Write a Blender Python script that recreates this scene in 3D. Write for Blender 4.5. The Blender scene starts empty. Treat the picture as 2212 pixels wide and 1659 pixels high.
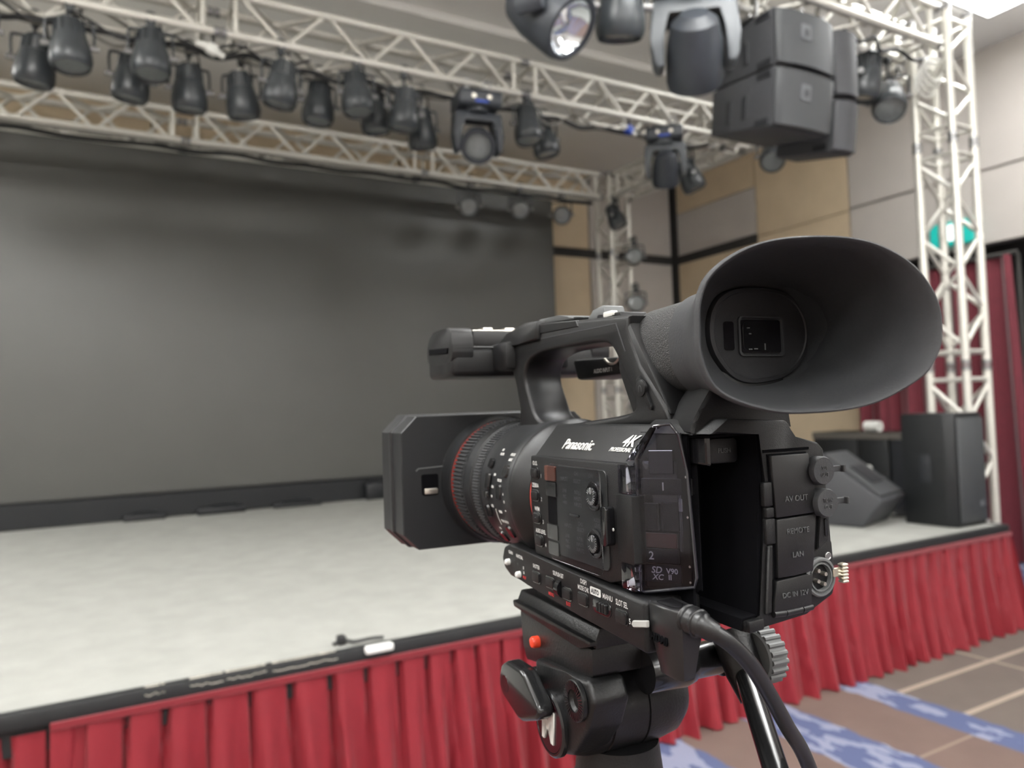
import bpy, bmesh, math, random
from mathutils import Vector, Matrix
R = math.radians
random.seed(7)
scene = bpy.context.scene
C = scene.collection

# ---------------------------------------------------------------- camera
CAM_POS = Vector((0.0, 0.0, 1.4))
YAW, PITCH, ROLL = R(29.3), R(2.15), R(2.0)
fwd = Vector((math.sin(YAW) * math.cos(PITCH), math.cos(YAW) * math.cos(PITCH), math.sin(PITCH)))
right = Vector((math.cos(YAW), -math.sin(YAW), 0))
down = fwd.cross(right)
r2 = right * math.cos(ROLL) + down * math.sin(ROLL)
d2 = -right * math.sin(ROLL) + down * math.cos(ROLL)
cam_data = bpy.data.cameras.new('camera')
cam_data.sensor_width = 36.0
cam_data.lens = 1610.0 / 2212.0 * 36.0
cam_data.clip_start = 0.01
cam_data.dof.use_dof = True
cam_data.dof.focus_distance = 0.36
cam_data.dof.aperture_fstop = 10.0
cam = bpy.data.objects.new('camera', cam_data)
C.objects.link(cam)
m = Matrix((r2, -d2, -fwd)).transposed().to_4x4()
m.translation = CAM_POS
cam.matrix_world = m
scene.camera = cam

# ---------------------------------------------------------------- world, exposure
world = bpy.data.worlds.new('world')
scene.world = world
world.use_nodes = True
world.node_tree.nodes['Background'].inputs[0].default_value = (0.9, 0.95, 1.0, 1)
world.node_tree.nodes['Background'].inputs[1].default_value = 0.15
vs = scene.view_settings
vs.view_transform = 'Standard'
vs.look = 'None'
vs.exposure = 0.0
vs.gamma = 1.0
vs.use_curve_mapping = False
LAMP = 20.5          # radiance of the visible ceiling panel and the added fill panels

# ---------------------------------------------------------------- materials
def lin(c):
    f = lambda x: x / 12.92 if x <= 0.04045 else ((x + 0.055) / 1.055) ** 2.4
    return tuple(f(x / 255.0) for x in c) + (1.0,)

def mat(name, rgb, rough=0.5, metal=0.0, noise=0.0, nscale=40.0, bump=0.0, bscale=400.0, spec=0.5, coat=0.0, sheen=0.0):
    mt = bpy.data.materials.new(name)
    mt.use_nodes = True
    nt = mt.node_tree
    b = nt.nodes['Principled BSDF']
    col = lin(rgb)
    b.inputs['Base Color'].default_value = col
    b.inputs['Roughness'].default_value = rough
    b.inputs['Metallic'].default_value = metal
    b.inputs['Specular IOR Level'].default_value = spec
    b.inputs['Coat Weight'].default_value = coat
    b.inputs['Sheen Weight'].default_value = sheen
    if noise or bump:
        tc = nt.nodes.new('ShaderNodeTexCoord')
    if noise:
        n = nt.nodes.new('ShaderNodeTexNoise')
        n.inputs['Scale'].default_value = nscale
        n.inputs['Detail'].default_value = 4
        nt.links.new(tc.outputs['Object'], n.inputs['Vector'])
        rp = nt.nodes.new('ShaderNodeValToRGB')
        rp.color_ramp.elements[0].position = 0.3
        rp.color_ramp.elements[1].position = 0.7
        rp.color_ramp.elements[0].color = tuple(c * (1 - noise) for c in col[:3]) + (1,)
        rp.color_ramp.elements[1].color = tuple(min(1, c * (1 + noise)) for c in col[:3]) + (1,)
        nt.links.new(n.outputs['Fac'], rp.inputs['Fac'])
        nt.links.new(rp.outputs['Color'], b.inputs['Base Color'])
    if bump:
        n2 = nt.nodes.new('ShaderNodeTexNoise')
        n2.inputs['Scale'].default_value = bscale
        n2.inputs['Detail'].default_value = 3
        nt.links.new(tc.outputs['Object'], n2.inputs['Vector'])
        bp = nt.nodes.new('ShaderNodeBump')
        bp.inputs['Strength'].default_value = bump
        bp.inputs['Distance'].default_value = 0.001
        nt.links.new(n2.outputs['Fac'], bp.inputs['Height'])
        nt.links.new(bp.outputs['Normal'], b.inputs['Normal'])
    return mt

def emit_mat(name, rgb, strength):
    mt = bpy.data.materials.new(name)
    mt.use_nodes = True
    b = mt.node_tree.nodes['Principled BSDF']
    b.inputs['Base Color'].default_value = lin(rgb)
    b.inputs['Emission Color'].default_value = lin(rgb)
    b.inputs['Emission Strength'].default_value = strength
    return mt

def smoke_mat(name, tint, gloss_rough=0.03, ior=1.4):
    mt = bpy.data.materials.new(name)
    mt.use_nodes = True
    nt = mt.node_tree
    nt.nodes.remove(nt.nodes['Principled BSDF'])
    out = nt.nodes['Material Output']
    tr = nt.nodes.new('ShaderNodeBsdfTransparent')
    tr.inputs[0].default_value = lin(tint)
    gl = nt.nodes.new('ShaderNodeBsdfGlossy')
    gl.inputs['Roughness'].default_value = gloss_rough
    gl.inputs['Color'].default_value = (1, 1, 1, 1)
    fr = nt.nodes.new('ShaderNodeFresnel')
    fr.inputs['IOR'].default_value = ior
    mx = nt.nodes.new('ShaderNodeMixShader')
    nt.links.new(fr.outputs[0], mx.inputs[0])
    nt.links.new(tr.outputs[0], mx.inputs[1])
    nt.links.new(gl.outputs[0], mx.inputs[2])
    nt.links.new(mx.outputs[0], out.inputs[0])
    return mt

def carpet_floor_mat():
    """brown banquet carpet: blue stripes running towards the stage, thin beige lines across"""
    mt = bpy.data.materials.new('banquet_carpet')
    mt.use_nodes = True
    nt = mt.node_tree
    N, L = nt.nodes, nt.links
    b = N['Principled BSDF']
    b.inputs['Roughness'].default_value = 0.9
    b.inputs['Specular IOR Level'].default_value = 0.15
    tc = N.new('ShaderNodeTexCoord')
    sp = N.new('ShaderNodeSeparateXYZ')
    L.new(tc.outputs['Object'], sp.inputs[0])
    def math_(op, a, bb=None):
        n = N.new('ShaderNodeMath'); n.operation = op
        for i, q in enumerate((a, bb)):
            if q is None: continue
            if isinstance(q, (int, float)): n.inputs[i].default_value = q
            else: L.new(q, n.inputs[i])
        return n.outputs[0]
    def noise(s, sx=1, sy=1):
        mp = N.new('ShaderNodeMapping'); mp.inputs['Scale'].default_value = (sx, sy, 1)
        L.new(tc.outputs['Object'], mp.inputs[0])
        n = N.new('ShaderNodeTexNoise'); n.inputs['Scale'].default_value = s; n.inputs['Detail'].default_value = 3
        L.new(mp.outputs[0], n.inputs['Vector'])
        return n.outputs['Fac']
    def band(coord, lo, hi):
        return math_('MULTIPLY', math_('GREATER_THAN', coord, lo), math_('LESS_THAN', coord, hi))
    def mix(f, ca, cb):
        n = N.new('ShaderNodeMix'); n.data_type = 'RGBA'
        if isinstance(f, (int, float)): n.inputs[0].default_value = f
        else: L.new(f, n.inputs[0])
        for i, q in ((6, ca), (7, cb)):
            if isinstance(q, tuple): n.inputs[i].default_value = q
            else: L.new(q, n.inputs[i])
        return n.outputs[2]
    X, Y = sp.outputs[0], sp.outputs[1]
    xw = math_('ADD', X, math_('MULTIPLY', math_('SUBTRACT', noise(9), 0.5), 0.06))
    base = mix(noise(5), lin((98, 82, 77)), lin((112, 95, 88)))
    base2 = mix(noise(4), lin((92, 84, 79)), lin((106, 97, 91)))
    col = mix(math_('GREATER_THAN', X, 3.25), base, base2)
    lines = math_('ADD', band(Y, 2.255, 2.285), math_('ADD', band(Y, 1.945, 1.975), band(Y, 2.60, 2.63)))
    lines = math_('MULTIPLY', lines, math_('GREATER_THAN', X, 3.33))
    lines2 = math_('ADD', band(X, 4.1, 4.13), band(X, 4.8, 4.83))
    lines = math_('MINIMUM', math_('ADD', lines, math_('MULTIPLY', lines2, 0.6)), 1.0)
    col = mix(lines, col, lin((150, 137, 124)))
    thin = math_('MULTIPLY', band(Y, 1.82, 1.835), math_('LESS_THAN', X, 3.2))
    col = mix(math_('MULTIPLY', thin, 0.7), col, lin((138, 122, 110)))
    streak = noise(14, 1.0, 0.35)
    blue = mix(math_('GREATER_THAN', streak, 0.53), lin((82, 90, 120)), lin((126, 130, 150)))
    st = math_('ADD', band(xw, 3.15, 3.33), math_('ADD', band(xw, 2.5, 2.78), math_('ADD', band(xw, 1.8, 2.13), band(xw, 5.3, 7.2))))
    st = math_('MINIMUM', math_('ADD', st, math_('ADD', band(xw, 0.9, 1.2), band(xw, 0.1, 0.4))), 1.0)
    col = mix(st, col, blue)
    L.new(col, b.inputs['Base Color'])
    return mt

M = {}
M['wall_grey'] = mat('grey_wall_panel', (186, 180, 174), 0.75, noise=0.03, nscale=3)
M['wall_tan'] = mat('tan_wall_panel', (206, 187, 158), 0.7, noise=0.05, nscale=4)
M['wall_mid'] = mat('wall_joint', (142, 137, 131), 0.8, noise=0.03)
M['wall_dark'] = mat('dark_groove', (52, 50, 48), 0.8, noise=0.05)
M['ceil'] = mat('ceiling_paint', (240, 238, 234), 0.85, noise=0.02, nscale=2)
M['ceil2'] = mat('bulkhead_paint', (234, 232, 228), 0.85, noise=0.02, nscale=2)
M['floor'] = carpet_floor_mat()
M['felt'] = mat('stage_felt', (154, 154, 149), 0.95, noise=0.07, nscale=9, bump=0.4, bscale=300, spec=0.1)
M['black_trim'] = mat('black_stage_trim', (30, 31, 32), 0.6, noise=0.1)
M['tape'] = mat('old_tape', (182, 176, 164), 0.7, noise=0.15, nscale=60)
M['white_tape'] = mat('white_tape', (236, 236, 232), 0.5, noise=0.02)
M['skirt'] = mat('red_satin', (128, 18, 32), 0.6, noise=0.05, nscale=12, sheen=0.1)
M['skirt2'] = mat('red_satin_hem', (120, 17, 30), 0.55, noise=0.05, nscale=12, sheen=0.3)
M['maroon'] = mat('maroon_drape', (98, 24, 38), 0.8, noise=0.08, nscale=20, sheen=0.3)
M['alu'] = mat('aluminium_tube', (216, 214, 206), 0.42, metal=0.55, noise=0.04, nscale=30)
M['steel'] = mat('steel_coupler', (150, 150, 150), 0.35, metal=0.9, noise=0.05)
M['can'] = mat('lamp_housing', (58, 62, 65), 0.3, noise=0.1, nscale=20)
M['can2'] = mat('moving_head_housing', (58, 62, 68), 0.4, noise=0.08, nscale=15)
M['can3'] = mat('moving_head_arm', (88, 92, 96), 0.4, noise=0.05, nscale=15)
M['lens'] = mat('lamp_lens', (120, 124, 124), 0.12, noise=0.2, nscale=90, coat=0.6)
M['chrome'] = mat('reflector', (235, 240, 245), 0.12, metal=1.0, noise=0.03)
M['cable'] = mat('black_cable', (34, 34, 36), 0.55, noise=0.1)
M['cable_grey'] = mat('grey_cable', (132, 130, 124), 0.55, noise=0.1)
M['blue_plug'] = mat('blue_plug', (36, 74, 176), 0.4, noise=0.05)
M['white_plug'] = mat('white_plug', (222, 222, 216), 0.4, noise=0.03)
M['spk'] = mat('speaker_paint', (62, 63, 66), 0.6, noise=0.06, nscale=60, bump=0.3, bscale=300)
M['spk_dark'] = mat('speaker_recess', (30, 32, 36), 0.6, noise=0.06)
M['spk_badge'] = mat('speaker_badge', (90, 92, 96), 0.4, noise=0.04)
M['grille'] = mat('speaker_grille', (62, 64, 66), 0.6, noise=0.12, nscale=300)
M['screen'] = mat('led_wall', (72, 72, 69), 0.36, noise=0.05, nscale=1.2, spec=0.8)
M['screen_dark'] = mat('screen_plinth', (18, 20, 24), 0.5, noise=0.1)
M['case'] = mat('flight_case', (20, 22, 24), 0.5, noise=0.1)
M['case_grey'] = mat('case_lid', (92, 88, 82), 0.5, noise=0.05)
M['exit'] = emit_mat('exit_sign_teal', (20, 160, 150), 0.6)
M['exit_w'] = emit_mat('exit_sign_white', (235, 250, 250), 1.0)
M['lamp'] = emit_mat('light_diffuser', (250, 251, 250), LAMP)
M['lamp_frame'] = mat('light_frame', (225, 225, 222), 0.5, noise=0.02)
# camcorder
M['shell'] = mat('textured_black_plastic', (18, 18, 19), 0.45, noise=0.06, nscale=900, bump=0.25, bscale=2600, spec=0.38)
M['shell_top'] = mat('satin_black_plastic', (21, 21, 22), 0.38, noise=0.05, nscale=700, bump=0.15, bscale=2600, spec=0.45)
M['gloss'] = mat('gloss_black_plastic', (20, 20, 22), 0.18, noise=0.05, coat=0.3)
M['rubber'] = mat('eyecup_rubber', (55, 56, 58), 0.62, noise=0.05, nscale=400, bump=0.15, bscale=900)
M['eyepiece'] = mat('eyepiece_plastic', (38, 38, 40), 0.5, noise=0.05, nscale=500, bump=0.15, bscale=2000)
M['bay'] = mat('battery_bay_black', (6, 6, 9), 0.9, noise=0.1, spec=0.1)
M['grain'] = mat('grained_black_plastic', (52, 52, 52), 0.5, noise=0.5, nscale=1400, bump=0.8, bscale=1400)
M['hood'] = mat('hood_plastic', (28, 29, 31), 0.42, noise=0.04, nscale=300)
M['print'] = mat('white_print', (205, 205, 202), 0.5, noise=0.02)
M['print_grey'] = mat('grey_print', (96, 98, 98), 0.5, noise=0.02)
M['print_red'] = mat('red_print', (190, 50, 52), 0.5, noise=0.02)
M['engrave'] = mat('moulded_letters', (84, 85, 86), 0.4, noise=0.02)
M['red_line'] = mat('red_trim_line', (150, 52, 44), 0.45, noise=0.03)
M['orange'] = mat('red_button', (214, 66, 40), 0.3, noise=0.08, nscale=500)
M['bronze'] = mat('memory_card_brown', (86, 50, 40), 0.4, noise=0.1, nscale=200)
M['dark_panel'] = mat('audio_panel', (28, 30, 31), 0.35, noise=0.04, nscale=300)
M['smoke'] = smoke_mat('smoked_clear_plastic', (224, 224, 234), 0.04, 1.4)
M['smoke_edge'] = mat('smoked_plastic_edge', (40, 40, 46), 0.08, noise=0.05, coat=0.6)
M['clear'] = smoke_mat('clear_plastic', (240, 240, 242), 0.15, 1.06)
M['metal'] = mat('bright_metal', (205, 200, 190), 0.3, metal=0.95, noise=0.05)
M['plug_black'] = mat('cable_black', (30, 30, 31), 0.32, noise=0.06, nscale=300)
M['gold'] = mat('brass_clip', (206, 200, 184), 0.3, metal=0.85, noise=0.05)
M['grey_plastic'] = mat('grey_plastic', (92, 94, 94), 0.45, noise=0.03)
M['evf_glass'] = mat('viewfinder_glass', (14, 12, 16), 0.06, noise=0.2, nscale=300, coat=1.0)
M['tripod'] = mat('tripod_black', (15, 15, 16), 0.4, noise=0.06, nscale=300, bump=0.2, bscale=700)
M['tripod_gloss'] = mat('tripod_gloss', (26, 26, 27), 0.22, noise=0.05, coat=0.2)
M['disc'] = mat('tripod_badge', (44, 20, 26), 0.25, noise=0.05)
M['tick'] = mat('grey_tick', (168, 168, 164), 0.5, noise=0.03)

# ---------------------------------------------------------------- mesh helpers
def tag(o, label, cat, group=None, kind=None):
    if label: o['label'] = label
    if cat: o['category'] = cat
    if group: o['group'] = group
    if kind: o['kind'] = kind
    return o

def empty(name, loc, rotz=0.0):
    o = bpy.data.objects.new(name, None)
    o.empty_display_size = 0.1
    C.objects.link(o)
    o.location = loc
    o.rotation_euler = (0, 0, rotz)
    return o

def mesh_of(name, bm, material, smooth=35):
    bmesh.ops.recalc_face_normals(bm, faces=bm.faces[:])
    me = bpy.data.meshes.new(name)
    bm.to_mesh(me)
    bm.free()
    me.materials.append(material)
    if smooth:
        me.polygons.foreach_set('use_smooth', [True] * len(me.polygons))
        me.set_sharp_from_angle(angle=R(smooth))
    return me

def link(name, me, parent=None):
    o = bpy.data.objects.new(name, me)
    C.objects.link(o)
    if parent: o.parent = parent
    return o

def obj(name, bm, material, parent=None, smooth=35, mm=None):
    """mm = (u, v, w) origin: the bmesh is in millimetres around that origin"""
    if mm is not None:
        bmesh.ops.translate(bm, verts=bm.verts[:], vec=-Vector(mm))
        bmesh.ops.scale(bm, verts=bm.verts[:], vec=(0.001,) * 3)
    return link(name, mesh_of(name, bm, material, smooth), parent)

def nb(): return bmesh.new()

def basis(axis):
    a = Vector(axis).normalized()
    t = Vector((0, 0, 1)) if abs(a.z) < 0.9 else Vector((1, 0, 0))
    x = t.cross(a).normalized()
    return x, a.cross(x), a

def box(bm, lo, hi, bev=0.0, seg=2, rot=None):
    lo, hi = Vector(lo), Vector(hi)
    c = (lo + hi) / 2
    v = []
    for dz in (lo.z, hi.z):
        for dx, dy in ((lo.x, lo.y), (hi.x, lo.y), (hi.x, hi.y), (lo.x, hi.y)):
            p = Vector((dx, dy, dz))
            if rot is not None: p = c + rot @ (p - c)
            v.append(bm.verts.new(p))
    fs = [(0, 3, 2, 1), (4, 5, 6, 7), (0, 1, 5, 4), (1, 2, 6, 5), (2, 3, 7, 6), (3, 0, 4, 7)]
    faces = [bm.faces.new([v[i] for i in f]) for f in fs]
    if bev:
        es = list({e for f in faces for e in f.edges})
        bmesh.ops.bevel(bm, geom=es, offset=bev, segments=seg, profile=0.5, affect='EDGES')

def prism(bm, poly, axis, a0, a1, bev=0.0, seg=2, face_only=False):
    """poly = 2D points; axis 'u' -> (v,w), 'v' -> (u,w), 'w' -> (u,v)"""
    def mp(p, a):
        if axis == 'u': return (a, p[0], p[1])
        if axis == 'v': return (p[0], a, p[1])
        return (p[0], p[1], a)
    lo = [bm.verts.new(mp(p, a0)) for p in poly]
    hi = [bm.verts.new(mp(p, a1)) for p in poly]
    n = len(poly)
    faces = [bm.faces.new(lo), bm.faces.new(hi[::-1])]
    caps = set(e for f in faces for e in f.edges)
    for i in range(n):
        faces.append(bm.faces.new((lo[i], hi[i], hi[(i + 1) % n], lo[(i + 1) % n])))
    if bev:
        es = list(caps) if face_only else list({e for f in faces for e in f.edges})
        bmesh.ops.bevel(bm, geom=es, offset=bev, segments=seg, profile=0.5, affect='EDGES', clamp_overlap=True)

def rpoly(u0, w0, u1, w1, r, n=4):
    """rounded rectangle"""
    pts = []
    for cx, cy, a in ((u1 - r, w1 - r, 0), (u0 + r, w1 - r, 90), (u0 + r, w0 + r, 180), (u1 - r, w0 + r, 270)):
        for k in range(n + 1):
            t = R(a + 90.0 * k / n)
            pts.append((cx + r * math.cos(t), cy + r * math.sin(t)))
    return pts

def cyl(bm, p0, p1, r0, r1=None, n=16, cap=True):
    p0, p1 = Vector(p0), Vector(p1)
    r1 = r0 if r1 is None else r1
    x, y, a = basis(p1 - p0)
    A = [bm.verts.new(p0 + (x * math.cos(2 * math.pi * i / n) + y * math.sin(2 * math.pi * i / n)) * r0) for i in range(n)]
    B = [bm.verts.new(p1 + (x * math.cos(2 * math.pi * i / n) + y * math.sin(2 * math.pi * i / n)) * r1) for i in range(n)]
    for i in range(n):
        bm.faces.new((A[i], A[(i + 1) % n], B[(i + 1) % n], B[i]))
    if cap:
        bm.faces.new(A[::-1]); bm.faces.new(B)

def lathe(bm, org, axis, prof, n=48, close=False):
    """prof = [(distance along axis, radius)]"""
    org = Vector(org)
    x, y, a = basis(axis)
    rings = []
    for d, r in prof:
        if r <= 1e-9:
            rings.append([bm.verts.new(org + a * d)])
        else:
            rings.append([bm.verts.new(org + a * d + (x * math.cos(2 * math.pi * i / n) + y * math.sin(2 * math.pi * i / n)) * r) for i in range(n)])
    pairs = list(zip(rings, rings[1:]))
    if close: pairs.append((rings[-1], rings[0]))
    for A, B in pairs:
        for i in range(n):
            j = (i + 1) % n
            if len(A) == 1 and len(B) == 1: continue
            if len(A) == 1: bm.faces.new((A[0], B[j], B[i]))
            elif len(B) == 1: bm.faces.new((A[i], A[j], B[0]))
            else: bm.faces.new((A[i], A[j], B[j], B[i]))

def spline(pts, k=8, closed=False):
    pts = [Vector(p) for p in pts]
    n = len(pts)
    out = []
    for i in range(n if closed else n - 1):
        g = lambda q: pts[q % n] if closed else pts[max(0, min(n - 1, q))]
        p0, p1, p2, p3 = g(i - 1), g(i), g(i + 1), g(i + 2)
        for s in range(k):
            t = s / k
            out.append(0.5 * ((2 * p1) + (p2 - p0) * t + (2 * p0 - 5 * p1 + 4 * p2 - p3) * t * t + (3 * p1 - p0 - 3 * p2 + p3) * t ** 3))
    if not closed: out.append(pts[-1])
    return out

def tube(bm, pts, r, n=10, cap=True):
    pts = [Vector(p) for p in pts]
    rr = r if isinstance(r, (list, tuple)) else [r] * len(pts)
    up = None
    rings = []
    for i, p in enumerate(pts):
        t = (pts[min(i + 1, len(pts) - 1)] - pts[max(i - 1, 0)]).normalized()
        if up is None:
            x, y, _ = basis(t)
        else:
            x = (up - t * up.dot(t)).normalized()
            y = t.cross(x)
        up = x
        rings.append([bm.verts.new(p + (x * math.cos(2 * math.pi * k / n) + y * math.sin(2 * math.pi * k / n)) * rr[i]) for k in range(n)])
    for A, B in zip(rings, rings[1:]):
        for k in range(n):
            bm.faces.new((A[k], A[(k + 1) % n], B[(k + 1) % n], B[k]))
    if cap:
        bm.faces.new(rings[0][::-1]); bm.faces.new(rings[-1])

def loft(bm, loops, cap0=False, cap1=False):
    rs = [[bm.verts.new(p) for p in lp] for lp in loops]
    n = len(rs[0])
    for A, B in zip(rs, rs[1:]):
        for k in range(n):
            bm.faces.new((A[k], A[(k + 1) % n], B[(k + 1) % n], B[k]))
    if cap0: bm.faces.new(rs[0][::-1])
    if cap1: bm.faces.new(rs[-1])

def resample(pts, n):
    """closed polyline -> n points evenly spaced"""
    pts = [Vector(p) for p in pts]
    L = [0.0]
    for i in range(len(pts)):
        L.append(L[-1] + (pts[(i + 1) % len(pts)] - pts[i]).length)
    out, j = [], 0
    for k in range(n):
        s = L[-1] * k / n
        while L[j + 1] < s: j += 1
        t = (s - L[j]) / max(1e-9, L[j + 1] - L[j])
        out.append(pts[j].lerp(pts[(j + 1) % len(pts)], t))
    return out

def copy_tree(o, parent=None):
    c = o.copy()
    C.objects.link(c)
    c.parent = parent
    for ch in list(o.children):
        copy_tree(ch, c)
    return c

def text_mesh(txt, size, ext=0.0, shear=0.0, bold=0.0, spacing=1.0):
    cu = bpy.data.curves.new('lettering', 'FONT')
    cu.body = txt
    cu.size = size
    cu.align_x = 'CENTER'
    cu.align_y = 'CENTER'
    cu.extrude = ext
    cu.shear = shear
    cu.offset = bold
    cu.space_character = spacing
    cu.resolution_u = 3
    o = bpy.data.objects.new('lettering', cu)
    C.objects.link(o)
    dg = bpy.context.evaluated_depsgraph_get()
    me = bpy.data.meshes.new_from_object(o.evaluated_get(dg))
    bpy.data.objects.remove(o)
    bpy.data.curves.remove(cu)
    return me

def lettering(txt, pos, xdir, ydir, size, material, parent, ext=0.0, shear=0.0, bold=0.0, sx=1.0, name='lettering', spacing=1.0):
    """flat print: pos in parent's local metres, xdir = reading direction"""
    me = text_mesh(txt, size, ext, shear, bold, spacing)
    me.materials.clear(); me.materials.append(material)
    x = Vector(xdir).normalized(); y = Vector(ydir).normalized()
    z = x.cross(y)
    mw = Matrix((x * sx, y, z)).transposed().to_4x4()
    mw.translation = Vector(pos)
    me.transform(mw)
    return link(name, me, parent)

# ================================================================ THE ROOM
def struct(name, bm, material, parent=None, label=None, smooth=0):
    o = obj(name, bm, material, parent, smooth)
    o['kind'] = 'structure'
    if label: o['label'] = label
    return o

XR, YB, ZC = 7.0, 7.75, 4.45
bm = nb(); box(bm, (-6.5, -6.5, -0.1), (7.9, 7.9, 0.0)); struct('floor', bm, M['floor'], label='brown banquet carpet with blue stripes')
bm = nb(); box(bm, (-6.5, 5.16, ZC), (7.9, 7.9, ZC + 0.3)); ceil_low = struct('ceiling', bm, M['ceil2'], label='grey ceiling bulkhead over the screen')
bm = nb(); box(bm, (-6.5, -6.5, ZC + 0.06), (7.9, 5.16, ZC + 0.3)); obj('ceiling_field', bm, M['ceil'], ceil_low, 0)
bm = nb(); box(bm, (-6.6, -6.5, 0), (-6.5, 7.9, 4.75)); struct('wall_left', bm, M['wall_grey'])
bm = nb(); box(bm, (-6.5, -6.6, 0), (7.9, -6.5, 4.75)); struct('wall_front', bm, M['wall_grey'])
# back wall: carcass with panels standing proud of a dark groove
bm = nb(); box(bm, (-6.5, YB + 0.03, 0), (7.9, YB + 0.15, ZC)); wb = struct('wall_back', bm, M['wall_dark'], label='panelled back wall behind the screen')
def panel(parent, lo, hi, material, bev=0.004):
    bm = nb(); box(bm, lo, hi, bev, 1)
    return obj('panel', bm, material, parent, 0)
GZ0, GZ1 = 3.33, 3.45
for x0, x1, mt in ((-6.4, 0.5, 'wall_tan'), (0.52, 3.0, 'wall_tan'), (3.02, 5.55, 'wall_tan'), (5.57, 6.92, 'wall_grey')):
    panel(wb, (x0, YB, 0), (x1, YB + 0.04, GZ0), M[mt])
    panel(wb, (x0, YB, GZ1), (x1, YB + 0.04, ZC), M[mt])
# right wall with door opening
bm = nb()
box(bm, (XR + 0.03, 4.95, 0), (XR + 0.15, 7.75, ZC))
box(bm, (XR + 0.03, -6.5, 2.76), (XR + 0.15, 4.95, ZC + 0.3))
box(bm, (XR + 0.03, -6.5, 0), (XR + 0.15, 0.5, 2.76))
wr = struct('wall_right', bm, M['wall_mid'], label='right wall of grey and tan panels')
bm = nb(); box(bm, (XR + 0.85, 0.4, 0), (XR + 0.9, 5.1, 2.9)); obj('recess_back', bm, M['wall_dark'], wr, 0)
bm = nb(); box(bm, (XR + 0.15, 4.95, 0), (XR + 0.85, 5.0, 2.9)); obj('recess_side', bm, M['wall_dark'], wr, 0)
for y0, y1, z0, z1, mt in (
        (6.32, 7.70, GZ1, 4.02, 'wall_grey'), (6.32, 7.70, 4.03, ZC, 'wall_tan'),
        (5.06, 6.30, 3.41, ZC, 'wall_tan'), (5.06, 6.30, 0, 3.40, 'wall_tan'), (6.32, 7.70, 0, GZ0, 'wall_tan'),
        (3.0, 5.04, 3.43, ZC + 0.2, 'wall_grey'), (3.0, 5.04, 2.76, 3.41, 'wall_grey'), (4.96, 5.04, 0, 2.74, 'wall_grey'),
        (0.5, 2.98, 3.43, ZC + 0.2, 'wall_grey'), (0.5, 2.98, 2.76, 3.41, 'wall_grey'),
        (-6.4, 0.48, 3.43, ZC + 0.2, 'wall_grey'), (-6.4, 0.48, 0, 3.41, 'wall_grey')):
    panel(wr, (XR, y0, z0), (XR + 0.04, y1, z1), M[mt])
bm = nb(); box(bm, (XR, 6.31, GZ0), (XR + 0.035, 7.70, GZ1)); obj('dark_batten', bm, M['wall_dark'], wr, 0)
bm = nb(); box(bm, (XR - 0.03, 7.69, 0), (XR + 0.03, 7.75, ZC)); obj('corner_batten', bm, M['wall_dark'], wr, 0)

# light panels shining up and down; all but the first are added unseen fill
def ceiling_or_fill_light(x, y, sx, sy, label, drop=0.40):
    t = empty('ceiling_or_fill_light', (x, y, ZC + 0.06))
    bm = nb()
    for (a, b, c, d) in ((-sx, -sy, sx, -sy + .03), (-sx, sy - .03, sx, sy), (-sx, -sy + .03, -sx + .03, sy - .03), (sx - .03, -sy + .03, sx, sy - .03)):
        box(bm, (a, b, -drop - 0.05), (c, d, -drop))
    obj('light_frame', bm, M['lamp_frame'], t, 0)
    bm = nb(); box(bm, (-sx + .03, -sy + .03, -drop - .035), (sx - .03, sy - .03, -drop - .015))
    obj('diffuser', bm, M['lamp'], t, 0)
    for a in (-sx + .1, sx - .1):
        bm = nb(); cyl(bm, (a, 0, -drop - .01), (a, 0, 0), .006, n=8); obj('suspension_rod', bm, M['lamp_frame'], t)
    tag(t, label, 'pendant light', 'pendant light panels')
ceiling_or_fill_light(5.5, 2.72, 0.80, 0.50, 'bright rectangular pendant light panel right of the front truss tower', 0.04)
for x, y, lb in ((-2.7, 3.9, 'left over the stage'), (-3.4, 6.1, 'left over the back of the stage'), (-4.2, 1.0, 'far left in front of the stage'), (-0.8, 1.3, 'left of the camera in front of the stage'), (2.3, 1.3, 'above the camera in front of the stage'),
                 (-4.2, -2.4, 'far left of the rear row'), (-0.8, -2.2, 'left of centre in the rear row'), (-3.0, -5.0, 'at the far back left'), (0.4, -5.0, 'at the far back centre'), (3.8, -5.0, 'at the far back right'), (2.6, -2.2, 'right of centre in the rear row'), (5.6, -1.6, 'far right of the rear row')):
    ceiling_or_fill_light(x, y, 0.75, 0.5, 'bright rectangular fill light added out of view, ' + lb)  # fill panels added to brighten the ceiling, camcorder and rear stage

# ================================================================ STAGE
ZS, YS, XS = 0.61, 2.52, 4.83
st = empty('stage', (0, YS, 0))
def sbox(name, lo, hi, mt, bev=0.0, parent=st):
    bm = nb(); box(bm, Vector(lo) - Vector((0, YS, 0)), Vector(hi) - Vector((0, YS, 0)), bev, 2)
    return obj(name, bm, M[mt], parent, 30)
sbox('deck', (-6.3, YS + 0.01, ZS - 0.12), (XS - 0.01, 7.2, ZS - 0.006), 'black_trim')
sbox('support_frame', (-6.3, YS + 0.3, 0), (XS - 0.3, 7.2, ZS - 0.12), 'black_trim')
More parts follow.
